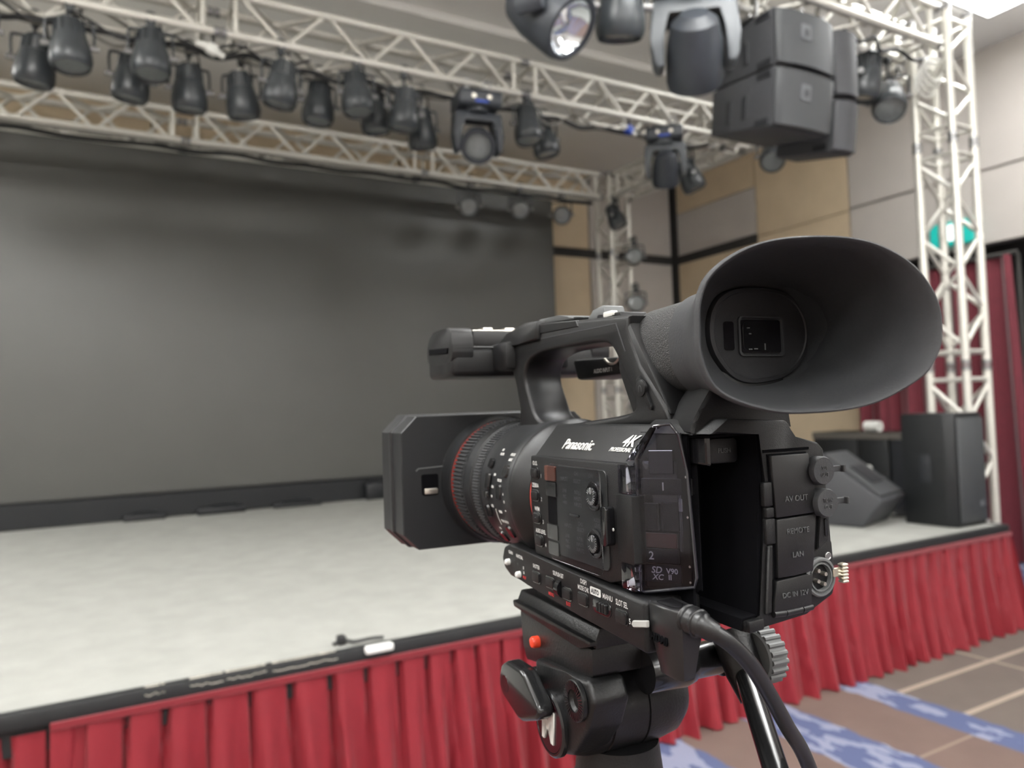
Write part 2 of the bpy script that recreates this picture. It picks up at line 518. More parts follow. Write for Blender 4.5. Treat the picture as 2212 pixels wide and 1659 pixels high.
# felt with a slightly wavy front edge
bm = nb()
nx, ny = 120, 10
grid = []
for i in range(nx + 1):
    x = -6.3 + (XS - 0.015 + 6.3) * i / nx
    row = []
    for j in range(ny + 1):
        t = j / ny
        y = (YS + 0.03 + 0.006 * math.sin(x * 9) + 0.004 * math.sin(x * 23)) * (1 - t) + 7.15 * t - YS
        row.append(bm.verts.new((x, y, ZS + 0.0025 * math.sin(x * 3 + t * 7) * math.sin(t * 9))))
    grid.append(row)
for i in range(nx):
    for j in range(ny):
        bm.faces.new((grid[i][j], grid[i + 1][j], grid[i + 1][j + 1], grid[i][j + 1]))
obj('felt_covering', bm, M['felt'], st, 60)
sbox('edge_trim', (-6.3, YS - 0.012, ZS - 0.045), (XS, YS + 0.03, ZS + 0.004), 'black_trim', 0.006)
sbox('edge_trim', (XS - 0.03, YS, ZS - 0.045), (XS + 0.005, 7.2, ZS + 0.004), 'black_trim', 0.006)
for x0, x1 in ((0.12, 0.16), (0.165, 0.175), (0.245, 0.34), (0.35, 0.47), (0.49, 0.70)):
    bm = nb()
    n = 14
    lo, hi = [], []
    for k in range(n + 1):
        x = x0 + (x1 - x0) * k / n
        lo.append(bm.verts.new((x, -0.0135, ZS - 0.018 + 0.008 * random.random())))
        hi.append(bm.verts.new((x, -0.010 + 0.02, ZS + 0.0055 + 0.002 * random.random())))
    for k in range(n):
        bm.faces.new((lo[k], lo[k + 1], hi[k + 1], hi[k]))
    obj('worn_tape', bm, M['tape'], st, 0)
tag(st, 'long low stage covered in pale grey felt with black edging', 'stage')
bm = nb(); box(bm, (-0.05, -0.014, -0.022), (0.05, 0.02, 0.003), 0.008, 2)
o = obj('white_tape_patch', bm, M['white_tape'], None, 30); o.location = (0.845, YS - 0.016, ZS + 0.003)
tag(o, 'white tape patch stuck over the black front edge of the stage', 'tape')
bm = nb(); tube(bm, spline([(-.09, .05, .006), (-.05, .06, .01), (-.02, .03, .008), (.03, .02, .012), (.08, .02, .008)], 6), 0.006, 8)
box(bm, (-.075, .04, .0), (-.045, .075, .03), 0.006, 2)
o = obj('cable_clip', bm, M['cable'], None); o.location = (0.80, YS + 0.02, ZS + 0.004)
tag(o, 'short black cable clip on the felt beside the white tape', 'cable')

# ---- pleated skirts
def pleats(bm, x0, x1, ztop, zbot, ybase, pitch, seed, amp=0.036, flare=0.05, place=None):
    rnd = random.Random(seed)
    n = int((x1 - x0) / pitch) + 2
    sl = [rnd.uniform(-0.35, 0.35) for _ in range(n + 2)]
    am = [rnd.uniform(0.6, 1.3) for _ in range(n + 2)]
    wd = [rnd.uniform(0.70, 0.86) for _ in range(n + 2)]
    per, nz = 14, 20
    cols = []
    tot = int((x1 - x0) / pitch * per)
    for i in range(tot + 1):
        x = x0 + (x1 - x0) * i / tot
        col = []
        for j in range(nz + 1):
            s = j / nz
            ph = (x - x0) / pitch + 0.30 * math.sin(x * 2.3 + seed) + 0.22 * math.sin(x * 5.3) + 0.45 + 0.16 * s * math.sin(x * 3.1 + seed) + 0.10 * s * math.sin(x * 7.7)
            k = max(0, min(n, int(ph) )); f = ph - int(ph)
            ft = 0.0 if f < wd[k] else -math.sin(math.pi * (f - wd[k]) / (1 - wd[k]))
            fb = math.sin(2 * math.pi * (f + 0.08) + sl[k]) * 0.8 * am[k] + 0.25 * math.sin(4 * math.pi * f + k)
            s2 = s ** 1.1
            y = amp * ((1 - 0.75 * s2) * ft + 1.25 * s2 * fb) + flare * s ** 1.4
            z = ztop + (zbot - ztop) * s + (0.006 * math.sin(k * 2.1 + f * 3) if j == nz else 0)
            p = (x, y, z)
            col.append(bm.verts.new(place(p) if place else (x, ybase - y, z)))
        cols.append(col)
    for i in range(tot):
        for j in range(nz):
            bm.faces.new((cols[i][j], cols[i + 1][j], cols[i + 1][j + 1], cols[i][j + 1]))
o = empty('stage_skirt', (2.4, YS, 0))
bm = nb(); pleats(bm, -0.12 - 2.4, XS + 0.01 - 2.4, 0.566, 0.004, -0.012, 0.118, 3)
obj('pleated_front', bm, M['skirt'], o, 50)
bm = nb(); pleats(bm, 0.0, 1.6, 0.566, 0.004, 0, 0.12, 11, flare=0.09, place=lambda p: (XS + 0.012 - 2.4 + p[1], p[0] - 0.012 - 0.05 * (1 - p[2] / 0.566) * max(0, 1 - p[0] / 0.3), p[2]))
obj('pleated_side', bm, M['skirt'], o, 50)
bm = nb(); box(bm, (-0.12 - 2.4, -0.018, 0.548), (XS + 0.012 - 2.4, -0.012, 0.572), 0.002, 1)
obj('header_band', bm, M['skirt2'], o)
tag(o, 'long pleated red stage skirt running the whole front to the corner', 'skirt')
bm = nb(); pleats(bm, -4.0, 0.06, 0.55, 0.004, 0.0, 0.125, 5)
o = obj('stage_skirt', bm, M['skirt'], None, 50); o.location = (-0.085, YS, 0)
tag(o, 'separate red skirt piece hung slightly lower at the far left', 'skirt')

# ---- LED wall
t = empty('led_screen', (0.0, 7.05, ZS))
bm = nb(); box(bm, (-5.6, 0.0, 0.21), (4.56, 0.12, 3.25), 0.004, 1); obj('display_face', bm, M['screen'], t, 0)
bm = nb(); box(bm, (-5.6, -0.05, 0.0), (4.56, 0.12, 0.205), 0.01, 1); obj('plinth', bm, M['screen_dark'], t, 0)
tag(t, 'huge dark grey video wall standing along the back of the stage', 'screen')
for i, (x, y, sx, sz) in enumerate(((0.35, 6.93, .16, .05), (0.95, 6.92, .2, .06), (2.35, 6.93, .11, .16), (2.62, 6.92, .14, .1), (1.6, 6.93, .22, .04))):
    bm = nb(); box(bm, (-sx, -.05, 0), (sx, .05, sz), 0.015, 2)
    box(bm, (-sx * .6, -.055, sz), (sx * .6, .04, sz + .02), 0.008, 1)
    o = obj('power_box', bm, M['screen_dark']); o.location = (x, y, ZS)
    tag(o, ['flat black box at the foot of the screen near its left end', 'long flat black box at the foot of the screen, second from left',
            'tall black box at the foot of the screen', 'black box beside the tall one, next to the camera hood',
            'thin black strip box at the foot of the screen, in the middle'][i], 'box', 'black boxes along the screen foot')

# ================================================================ TRUSS
def unit_tube(name, r, mt, n=10):
    bm = nb(); cyl(bm, (0, 0, 0), (0, 0, 1), r, n=n)
    return mesh_of(name, bm, mt, 50)
ME_CHORD = unit_tube('chord', 0.0265, M['alu'], 14)
ME_BRACE = unit_tube('brace', 0.0145, M['alu'], 8)
ME_POST = unit_tube('end_post', 0.0150, M['alu'], 8)
ME_PIN = unit_tube('coupler', 0.0295, M['steel'], 12)

def place_tube(name, me, p0, p1, parent):
    p0, p1 = Vector(p0), Vector(p1)
    o = link(name, me, parent)
    x, y, a = basis(p1 - p0)
    mw = Matrix((x, y, (p1 - p0))).transposed().to_4x4()
    mw.translation = p0
    o.matrix_local = mw
    return o

def truss(name, label, origin, d, e1, e2, sections, hw=0.12, faces=(0, 1, 2, 3), phase=0, cat='truss'):
    """origin = centre line point; d = long direction; e1, e2 = section axes"""
    t = empty(name, origin)
    d, e1, e2 = Vector(d), Vector(e1), Vector(e2)
    cor = [e1 * hw * a + e2 * hw * b for a, b in ((-1, -1), (1, -1), (1, 1), (-1, 1))]
    for si, (s0, s1) in enumerate(sections):
        for c in cor:
            place_tube('chord', ME_CHORD, c + d * (s0 + 0.004), c + d * (s1 - 0.004), t)
            place_tube('coupler', ME_PIN, c + d * (s0 + 0.004), c + d * (s0 + 0.035), t)
            place_tube('coupler', ME_PIN, c + d * (s1 - 0.035), c + d * (s1 - 0.004), t)
        for f in faces:
            A, B = cor[f], cor[(f + 1) % 4]
            for s in (s0 + 0.09, s1 - 0.09):
                place_tube('end_post', ME_POST, A + d * s, B + d * s, t)
            n = max(2, int(round((s1 - s0 - 0.22) / 0.262)))
            step = (s1 - s0 - 0.22) / n
            for k in range(n):
                a, b = (B, A) if (k + f + phase) % 2 == 0 else (A, B)
                place_tube('brace', ME_BRACE, a + d * (s0 + 0.11 + step * k + 0.012), b + d * (s0 + 0.11 + step * (k + 1) - 0.012), t)
    tag(t, label, cat)
    return t
ZT = 3.79
# section axes for X trusses: e1 = depth (Y), e2 = up; face 3 (e1=-1 side) is the one facing the camera
truss('roof_truss', 'nearest horizontal truss at the top right, running to the front tower', (0, 2.86, ZT), (1, 0, 0), (0, 1, 0), (0, 0, 1), [(0.665, 2.725), (2.725, 4.785)], phase=0)
truss('roof_truss', 'middle horizontal truss carrying the row of par lamps', (0, 4.64, ZT), (1, 0, 0), (0, 1, 0), (0, 0, 1), [(-3.455, -1.395), (-1.395, 0.665), (0.665, 2.725), (2.725, 4.785)], phase=0)
truss('roof_truss', 'rear horizontal truss directly in front of the screen top', (0, 6.52, ZT), (1, 0, 0), (0, 1, 0), (0, 0, 1), [(-3.455, -1.395), (-1.395, 0.665), (0.665, 2.725), (2.725, 4.785)], phase=0)
truss('roof_truss', 'side truss joining the front tower to the rear tower', (5.0, 0, ZT), (0, 1, 0), (1, 0, 0), (0, 0, 1), [(3.06, 4.72), (4.72, 6.34)], phase=1)
truss('truss_tower', 'bright aluminium truss tower at the front right stage corner', (5.0, 2.86, 0), (0, 0, 1), (1, 0, 0), (0, 1, 0), [(0.02, 0.10 + 0.02), (0.12, 1.60), (1.60, 3.08), (3.08, 3.96)], phase=1, cat='truss tower')
truss('truss_tower', 'distant truss tower at the rear right of the stage', (5.0, 6.52, 0), (0, 0, 1), (1, 0, 0), (0, 1, 0), [(0.12, 1.60), (1.60, 3.08), (3.08, 3.96)], phase=1, cat='truss tower')
for (x, y), lb in (((5.0, 2.86), 'front'), ((5.0, 6.52), 'rear')):
    bm = nb(); box(bm, (-.25, -.25, 0), (.25, .25, 0.012), 0.004, 1)
    for a in (-.12, .12):
        for b in (-.12, .12): cyl(bm, (a, b, .012), (a, b, .12), .02, n=10)
    o = obj('base_plate', bm, M['steel']); o.location = (x, y, 0)
    tag(o, 'flat steel base plate under the %s right truss tower' % lb, 'base plate')

# ================================================================ LAMPS
def frame_to(dirv, up=(0, 0, 1)):
    z = Vector(dirv).normalized()
    u = Vector(up)
    if abs(z.dot(u)) > 0.98: u = Vector((0, 1, 0))
    x = u.cross(z).normalized()
    y = z.cross(x)
    return Matrix((x, y, z)).transposed()

def clamp_bm(bm, top, drop):
    """hook clamp round a chord at z=top (local), stem down by drop"""
    lathe(bm, (0, -0.02, top), (0, 1, 0), [(0, .034), (0.04, .034), (0.04, .026), (0, .026)], 16, close=True)
    cyl(bm, (0, 0, top - .026), (0, 0, top - drop), .010, n=8)
    box(bm, (-.02, -.022, top - .06), (.02, .022, top - .028), .004, 1)
    cyl(bm, (.02, 0, top - .045), (.055, 0, top - .045), .006, n=6)

def par_lamp(name, loc_top, aim, drop, label, group, s=1.0, lens_mat='lens', kind='can'):
    """loc_top = chord centre it hangs from; drop = distance to pivot"""
    t = empty(name, loc_top)
    bm = nb(); clamp_bm(bm, 0, drop - 0.13 * s); obj('clamp', bm, M['can'], t)
    piv = Vector((0, 0, -drop))
    F = frame_to(aim)
    ax = F.col[0]
    # yoke
    bm = nb()
    r = 0.112 * s
    top = Vector((0, 0, -drop + 0.135 * s))
    tube(bm, spline([piv + ax * r, piv + ax * r + (top - piv) * .8, top + ax * r * .75, top - ax * r * .75, piv - ax * r + (top - piv) * .8, piv - ax * r], 5), 0.008, 6)
    obj('yoke', bm, M['can'], t)
    for sg in (-1, 1):
        bm = nb(); cyl(bm, piv + ax * sg * r * .8, piv + ax * sg * (r + .025), .016 * s, n=10)
        obj('tilt_knob', bm, M['steel'], t)
    # can: narrow finned back, flaring to the front
    d = F.col[2]
    bm = nb()
    lathe(bm, piv, d, [(-.15 * s, 0), (-.15 * s, .046 * s), (-.138 * s, .060 * s), (-.06 * s, .068 * s), (-.054 * s, .080 * s), (.0 * s, .094 * s), (.05 * s, .103 * s), (.09 * s, .104 * s), (.115 * s, .097 * s), (.125 * s, .090 * s), (.108 * s, .083 * s)], 24)
    obj('housing', bm, M['can'], t)
    bm = nb()
    for k in range(12):
        a = 2 * math.pi * k / 12
        e = F.col[0] * math.cos(a) + F.col[1] * math.sin(a)
        tt = e.cross(d)
        q = [piv + d * (-.13 * s) + e * .058 * s, piv + d * (-.05 * s) + e * .066 * s, piv + d * (-.05 * s) + e * .080 * s, piv + d * (-.125 * s) + e * .074 * s]
        v = [bm.verts.new(p + tt * h) for h in (-.0025, .0025) for p in q]
        for f in ((0, 1, 2, 3), (7, 6, 5, 4), (0, 4, 5, 1), (1, 5, 6, 2), (2, 6, 7, 3), (3, 7, 4, 0)): bm.faces.new([v[i] for i in f])
    obj('cooling_fins', bm, M['can'], t)
    bm = nb()
    lathe(bm, piv, d, [(.108 * s, .084 * s), (.113 * s, .05 * s), (.115 * s, 0)], 24)
    obj('lens', bm, M[lens_mat], t)
    bm = nb()
    for k in range(3):
        a = 2.2 + 0.9 * k
        e = F.col[0] * math.cos(a) + F.col[1] * math.sin(a)
        cyl(bm, piv - d * .15 * s + e * .02, piv - d * .165 * s + e * .02, .010 * s, n=8)
    obj('rear_socket', bm, M['metal'], t)
    bm = nb(); tube(bm, spline([(0.05, 0.01, -0.02), (0.07, 0.02, -drop * .55), piv - d * .13 * s + Vector((.05, 0, .03)), piv - d * .155 * s], 6), .0055, 6)
    obj('power_lead', bm, M['cable'], t)
    tag(t, label, 'stage light', group)
    return t

def moving_head(name, top, base_rot, aim, label, group, s=1.0, lens='lens', cells=False, arm='can3'):
    """hangs upside down: base under the chord at top, yoke below, head at the end"""
    t = empty(name, top, base_rot)
    bm = nb()
    for x in (-.08 * s, .08 * s):
        cyl(bm, (x, 0, -.02), (x, 0, -.085 * s), .012, n=8)
        lathe(bm, (x, -.02, 0), (0, 1, 0), [(0, .034), (.04, .034), (.04, .026), (0, .026)], 14, close=True)
    obj('clamp', bm, M['steel'], t)
    bm = nb(); box(bm, (-.17 * s, -.13 * s, -.20 * s), (.17 * s, .13 * s, -.08 * s), .025 * s, 3); obj('base', bm, M['can2'], t)
    bm = nb()
    for sg in (-1, 1):
        cyl(bm, (sg * .06 * s, -.131 * s, -.14 * s), (sg * .06 * s, -.137 * s, -.14 * s), .016 * s, n=14)
    obj('socket', bm, M['metal'], t)
    bm = nb(); box(bm, (-.05 * s, -.134 * s, -.185 * s), (.05 * s, -.129 * s, -.165 * s), .002, 1); obj('display', bm, M['blue_plug'], t)
    bm = nb(); cyl(bm, (0, 0, -.20 * s), (0, 0, -.225 * s), .10 * s, n=24)
    prof = [(-.185, -.235), (-.165, -.222), (.165, -.222), (.185, -.235), (.195, -.40), (.185, -.50), (.165, -.53), (.135, -.52), (.13, -.36), (.12, -.275), (-.12, -.275), (-.13, -.36), (-.135, -.52), (-.165, -.53), (-.185, -.50), (-.195, -.40)]
    prism(bm, [(a * s, b * s) for a, b in prof], 'v', -.055 * s, .055 * s, .012 * s, 2)
    obj('yoke', bm, M[arm], t)
    piv = Vector((0, 0, -.45 * s))
    d = Vector(aim); d.rotate(Matrix.Rotation(-base_rot, 3, 'Z')); d.normalize()
    bm = nb()
    lathe(bm, piv, d, [(-.17 * s, 0), (-.165 * s, .06 * s), (-.13 * s, .10 * s), (-.04 * s, .122 * s), (.06 * s, .128 * s), (.12 * s, .130 * s), (.15 * s, .122 * s), (.15 * s, .105 * s), (.12 * s, .098 * s)], 32)
    obj('head', bm, M['can2'], t)
    bm = nb()
    lathe(bm, piv, d, [(.12 * s, .100 * s), (.138 * s, .06 * s), (.145 * s, 0)] if lens == 'lens' else [(.138 * s, .101 * s), (.11 * s, .085 * s), (.09 * s, .05 * s), (.10 * s, .02 * s), (.12 * s, 0)], 28)
    ln = obj('lens', bm, M[lens], t)
    if cells:
        F = frame_to(d)
        bm = nb()
        for i in range(-5, 6):
            for j in range(-5, 6):
                x, y = (i + .5 * (j % 2)) * .018 * s, j * .0156 * s
                if math.hypot(x, y) < .09 * s:
                    lathe(bm, piv + d * .142 * s + F.col[0] * x + F.col[1] * y, d, [(-.012, .0085 * s), (.0, .0075 * s), (.004, 0)], 8)
        obj('lens_cells', bm, M['lens'], ln)
    tag(t, label, 'moving light', group)
    return t

G1 = 'par lamps along the middle truss'
ZL = 3.67
row_front = [(-0.52, .24, (.05, .1, -1)), (-0.09, .24, (.05, -.1, -1)), (0.30, .21, (.0, -.12, -1)), (1.01, .25, (-.15, .1, -1)), (1.48, .22, (.05, -.1, -1)), (1.80, .27, (-.1, .1, -1)), (2.74, .22, (.0, -.1, -1))]
row_rear = [(-0.26, .26, (-.1, .1, -1)), (0.21, .26, (-.1, .1, -1)), (0.52, .27, (.0, .1, -1)), (0.82, .26, (.15, .1, -1)), (1.30, .22, (-.1, .0, -1)), (1.68, .22, (.1, .0, -1)), (2.02, .28, (.1, .1, -1)), (3.03, .20, (.15, -.1, -1))]
ords = ['first', 'second', 'third', 'fourth', 'fifth', 'sixth', 'seventh', 'eighth']
for i, (x, dr, aim) in enumerate(row_front):
    par_lamp('par_lamp', (x, 4.52, ZL), aim, dr, 'black par lamp under the middle truss, %s from left in the nearer row' % ords[i], G1)
for i, (x, dr, aim) in enumerate(row_rear):
    par_lamp('par_lamp', (x, 4.76, ZL), aim, dr, 'black par lamp under the middle truss, %s from left in the farther row' % ords[i], G1)
par_lamp('par_lamp', (4.50, 4.76, ZL), (.35, -.2, -1), .30, 'black par lamp at the right end of the middle truss, beside a moving light', G1)
moving_head('moving_light', (2.33, 4.52, ZL), R(-8), (-.35, -.75, -.45), 'moving light with round honeycomb lens hanging mid picture from the middle truss', 'moving lights', 0.92, cells=True, arm='can2')
moving_head('moving_light', (4.02, 4.52, ZL + .02), R(-42), (.4, .5, -.9), 'moving light with pale yoke near the right end of the middle truss', 'moving lights', 0.86)
moving_head('moving_light', (1.78, 2.74, ZL + .03), R(35), (.30, -.60, -.62), 'large moving light at the top with bright shining lens', 'moving lights', 1.16, lens='chrome', arm='can2')
moving_head('moving_light', (2.66, 2.74, ZL + .02), R(-38), (.55, .62, -.75), 'large moving light with grey yoke beside the hanging loudspeakers', 'moving lights', 1.13)
par_lamp('par_lamp', (2.20, 2.74, ZL), (.1, .25, -1), .37, 'dark par lamp cut by the top edge between the two large moving lights', 'lamps on the front truss', 1.15)
moving_head('moving_light', (2.84, 2.98, ZL + .18), R(-20), (-.5, -.75, -.45), 'wash light with silver honeycomb lens at the top edge', 'moving lights', 0.80, cells=True, arm='can2')
par_lamp('par_lamp', (4.36, 2.98, ZL), (-.1, .2, -1), .20, 'dark par lamp just right of the hanging loudspeakers', 'lamps on the front truss', 1.1)
par_lamp('par_lamp', (4.60, 2.98, ZL), (-.55, -.35, -.8), .30, 'par lamp angled down towards the camera left of the front tower', 'lamps on the front truss', 1.05)
par_lamp('par_lamp', (4.88, 4.20, ZL), (-.55, -.5, -.75), .24, 'dark round lamp under the side truss, below the hanging loudspeakers', 'lamps on the side truss')
for i, (x, z) in enumerate(((3.19, 3.40), (3.76, 3.43), (4.25, 3.42))):
    par_lamp('par_lamp', (x, 6.40, ZL), (-.48, -.82, -.28), ZL - z, 'small lamp under the rear truss in front of the screen, %s of three' % ('left', 'middle', 'right')[i], 'small lamps under the rear truss', 0.95)
par_lamp('par_lamp', (4.90, 6.34, ZL), (.2, -.3, -.9), .22, 'black lamp at the very top of the rear tower', 'lamps on the rear tower', 0.95)
for i, z in enumerate((3.02, 2.51, 1.41)):
    par_lamp('par_lamp', (5.10, 6.30, z + .2), (-.6, -.8, -.02), .2, 'round lamp with pale lens on the rear tower, %s one' % ('upper', 'middle', 'lowest')[i], 'lamps on the rear tower', 0.95)

# cables slung under the trusses
def cable(label, pts, r, mt, group, name='power_cable'):
    p = spline(pts, 7)
    bm = nb(); org = Vector(pts[0]); tube(bm, [q - org for q in p], r, 7)
    o = obj(name, bm, M[mt]); o.location = org
    tag(o, label, 'cable', group)
    return o
def swag(x0, x1, y, z, n, dip, seed):
    rnd = random.Random(seed); pts = []
    for k in range(n * 2 + 1):
        x = x0 + (x1 - x0) * k / (2 * n)
        pts.append((x, y + rnd.uniform(-.03, .03), z - (dip * rnd.uniform(.4, 1.1) if k % 2 else rnd.uniform(0, .02))))
    return pts
cl = ['thin dark cable sagging under the left half of the middle truss', 'grey cable looping under the left half of the middle truss',
      'dark cable bundled tight under the whole middle truss', 'thin grey cable in shallow loops under the right half of the middle truss',
      'dark cable run along the underside of the rear truss', 'grey cable along the underside of the rear truss',
      'pale cable bundle under the front truss above the loudspeakers', 'dark cable under the front truss next to the tower', 'pale coiled cable loops hanging beside the top of the front tower']
cable(cl[0], swag(-1.3, 1.2, 4.58, ZL - .03, 6, .10, 1), .009, 'cable', 'cables under the middle truss')
cable(cl[1], swag(-1.2, 2.2, 4.70, ZL - .03, 9, .07, 2), .008, 'cable_grey', 'cables under the middle truss')
cable(cl[2], swag(-1.4, 4.6, 4.64, ZL - .05, 16, .05, 3), .016, 'cable', 'cables under the middle truss')
cable(cl[3], swag(2.3, 4.6, 4.60, ZL - .03, 5, .11, 4), .008, 'cable_grey', 'cables under the middle truss')
cable(cl[4], swag(-1.4, 4.7, 6.45, ZL - .05, 10, .02, 5), .018, 'cable', 'cables under the rear truss')
cable(cl[5], swag(-1.4, 4.7, 6.38, ZL - .03, 9, .015, 6), .012, 'cable_grey', 'cables under the rear truss')
cable(cl[6], swag(2.9, 4.3, 2.90, ZL - .02, 7, .07, 7), .014, 'white_plug', 'cables under the front truss')
cable(cl[7], swag(3.95, 4.8, 2.84, ZL - .03, 3, .07, 8), .012, 'cable', 'cables under the front truss')
coil = [(4.86 + .10 * math.cos(a) - .03, 2.80 + .02 * a / 6, 3.56 + .07 * math.sin(a) - .004 * a) for a in [k * .7 for k in range(40)]]
cable(cl[8], coil, .011, 'white_plug', 'cables under the front truss')
for i, (x, z, lb) in enumerate(((0.62, 3.56, 'left'), (3.66, 3.565, 'right'))):
    t = empty('power_connector', (x, 4.52, z))
    rot = Matrix.Rotation(R(25), 3, 'Y')
    bm = nb(); box(bm, (-.03, -.028, -.03), (.03, .028, .03), .01, 2, rot); obj('socket_body', bm, M['blue_plug' if i else 'white_plug'], t)
    bm = nb(); cyl(bm, rot @ Vector((-.03, 0, 0)), rot @ Vector((-.085, 0, -.015)), .022, .016, n=12); obj('plug', bm, M['white_plug'], t)
    bm = nb(); cyl(bm, rot @ Vector((.03, 0, 0)), rot @ Vector((.075, 0, .0)), .02, .014, n=12)
    obj('plug', bm, M['white_plug'], t)
    bm = nb(); tube(bm, spline([rot @ Vector((.07, 0, 0)), (.14, .02, .03), (.2, .02, .075)], 5), .008, 6); tube(bm, spline([(0, 0, .03), (0.01, 0, .06), (0.0, 0.0, .09)], 4), .01, 6); obj('lead', bm, M['cable'], t)
    tag(t, ('blue and white' if i else 'pale') + ' power connector on a cable under the %s part of the middle truss' % lb, 'connector')

# ---- hanging loudspeakers
def array_box(z_top, tilt, x, y, w, dep, h, label, wide):
    """front faces the audience (-Y); hung from its top rear edge"""
    t = empty('array_loudspeaker', (x, y, z_top))
    t.rotation_euler = (R(tilt), 0, 0)
    bm = nb()
    prism(bm, [(0, 0), (dep, -.03), (dep, -h + .03), (0, -h)], 'u', 0, w, .012, 2)
    obj('cabinet', bm, M['spk'], t)
    bm = nb()
    arc = [(w * k / 10, -.018 - .028 * math.sin(math.pi * k / 10)) for k in range(11)]
    prism(bm, arc + [(w, -.002), (0, -.002)], 'w', -h + .012, -.012, .004, 1)
    obj('grille', bm, M['grille' if wide else 'spk'], t)
    if wide:
        for yy in (.18, .30):
            bm = nb(); box(bm, (-.004, yy, -h * .78), (.02, yy + .045, -h * .36), .006, 1); obj('handle_recess', bm, M['spk_dark'], t)
        bm = nb(); prism(bm, rpoly(w * .36, -h * .52, w * .36 + .075, -h * .52 + .085, .01), 'v', -.050, -.040, .002, 1); b = obj('badge', bm, M['spk_badge'], t)
        bm = nb(); prism(bm, rpoly(w * .36 + .018, -h * .52 + .02, w * .36 + .057, -h * .52 + .06, .012), 'v', -.053, -.049, .001, 1); obj('badge_emblem', bm, M['grille'], b)
    bm = nb(); box(bm, (-.006, .02, -.05), (.004, .12, -.015), .002, 1); obj('rigging_plate', bm, M['spk_dark'], t)
    bm = nb(); box(bm, (-.006, .02, -h + .015), (.004, .12, -h + .05), .002, 1); obj('rigging_plate', bm, M['spk_dark'], t)
    tag(t, label, 'loudspeaker', 'hanging array loudspeakers')
    return t
array_box(3.53, 1, 3.20, 2.70, .46, .46, .318, 'upper of the two wide hanging loudspeakers with square badge', True)
array_box(3.208, 8, 3.20, 2.706, .46, .46, .318, 'lower of the two wide hanging loudspeakers with square badge', True)
array_box(3.53, 1, 3.71, 2.73, .20, .40, .39, 'upper half of the narrow loudspeaker column beside the wide pair', False)
array_box(3.130, 8, 3.71, 2.738, .20, .40, .30, 'lower half of the narrow loudspeaker column beside the wide pair', False)
bm = nb()
for xx in (3.25, 3.62, 3.80): cyl(bm, (xx - 3.4, 0, 0), (xx - 3.4, 0, -.14), .012, n=8)
box(bm, (-.22, -.02, -.16), (.52, .3, -.135), .005, 1)
o = obj('rigging_frame', bm, M['steel']); o.location = (3.4, 2.86, 3.69)
tag(o, 'steel rigging frame holding the hanging loudspeakers to the front truss', 'rigging')

# ---- things on and around the stage, right
t = empty('stage_loudspeaker', (4.48, 2.62, ZS))
bm = nb(); prism(bm, [(0, .33), (0, .05), (.03, 0), (.32, 0), (.335, .05), (.30, .33)], 'w', 0, .69, .014, 2); obj('cabinet', bm, M['case'], t)
bm = nb(); prism(bm, [(.035, -.004), (.045, -.016), (.305, -.016), (.315, -.004)], 'w', .03, .66, .004, 1); obj('grille', bm, M['grille'], t)
bm = nb(); prism(bm, rpoly(.225, .115, .265, .15, .008), 'v', -.021, -.015, .002, 1); obj('badge', bm, M['spk_badge'], t)
bm = nb(); box(bm, (-.004, .14, .26), (.02, .22, .44), .01, 2); obj('side_handle', bm, M['spk_dark'], t)
tag(t, 'upright black loudspeaker on the right front corner of the stage', 'loudspeaker')
t = empty('monitor_wedge', (4.12, 2.90, ZS + .004), R(-75))
pr_ = [(-.52, 0), (-.52, .36), (-.34, .45), (.04, .17), (-.08, 0)]
bm = nb(); prism(bm, pr_, 'v', 0, .42, .012, 2); obj('cabinet', bm, M['spk'], t)
n_ = Vector((.28, 0, .38)).normalized()
bm = nb(); q = [Vector((-.315, .03, .44)), Vector((.02, .03, .192)), Vector((.02, .39, .192)), Vector((-.315, .39, .44))]
v = [bm.verts.new(p + n_ * h) for h in (.0, .012) for p in q]
for f in ((0, 1, 2, 3), (7, 6, 5, 4), (0, 4, 5, 1), (1, 5, 6, 2), (2, 6, 7, 3), (3, 7, 4, 0)): bm.faces.new([v[i] for i in f])
obj('grille', bm, M['grille'], t)
bm = nb(); q = [Vector((-.19, .12, .354)), Vector((-.06, .12, .258)), Vector((-.06, .30, .258)), Vector((-.19, .30, .354))]
v = [bm.verts.new(p + n_ * h) for h in (.012, .017) for p in q]
for f in ((0, 1, 2, 3), (7, 6, 5, 4), (0, 4, 5, 1), (1, 5, 6, 2), (2, 6, 7, 3), (3, 7, 4, 0)): bm.faces.new([v[i] for i in f])
obj('badge', bm, M['spk_dark'], t)
tag(t, 'dark grey wedge shaped stage monitor lying left of the upright loudspeaker', 'stage monitor')
cable('loose black cable on the stage between wedge monitor and upright loudspeaker', [(4.62, 3.14, ZS + .012), (4.66, 3.02, ZS + .03), (4.72, 3.08, ZS + .06), (4.68, 3.14, ZS + .03), (4.74, 3.04, ZS + .012), (4.79, 3.2, ZS + .012)], .010, 'cable', None)
t = empty('audio_plug', (4.50, 3.08, ZS + .10), R(20))
bm = nb(); cyl(bm, (-.09, 0, 0), (-.02, 0, .0), .013, n=12); obj('barrel', bm, M['metal'], t)
bm = nb(); cyl(bm, (-.02, 0, 0), (.035, 0, .0), .024, .02, n=12); obj('collar', bm, M['orange'], t)
bm = nb(); tube(bm, spline([(.03, 0, 0), (.08, .02, -.04), (.10, .03, -.09)], 5), .008, 6); obj('lead', bm, M['cable'], t)
tag(t, 'audio plug with red collar beside the upright loudspeaker', 'plug')
bm = nb(); lathe(bm, (0, 0, 0), (0, 0, 1), [(0, 0), (0, .03), (.05, .032), (.07, .02), (.07, 0)], 16)
o = obj('paper_cup', bm, M['white_plug']); o.location = (4.63, 3.30, ZS + .0)
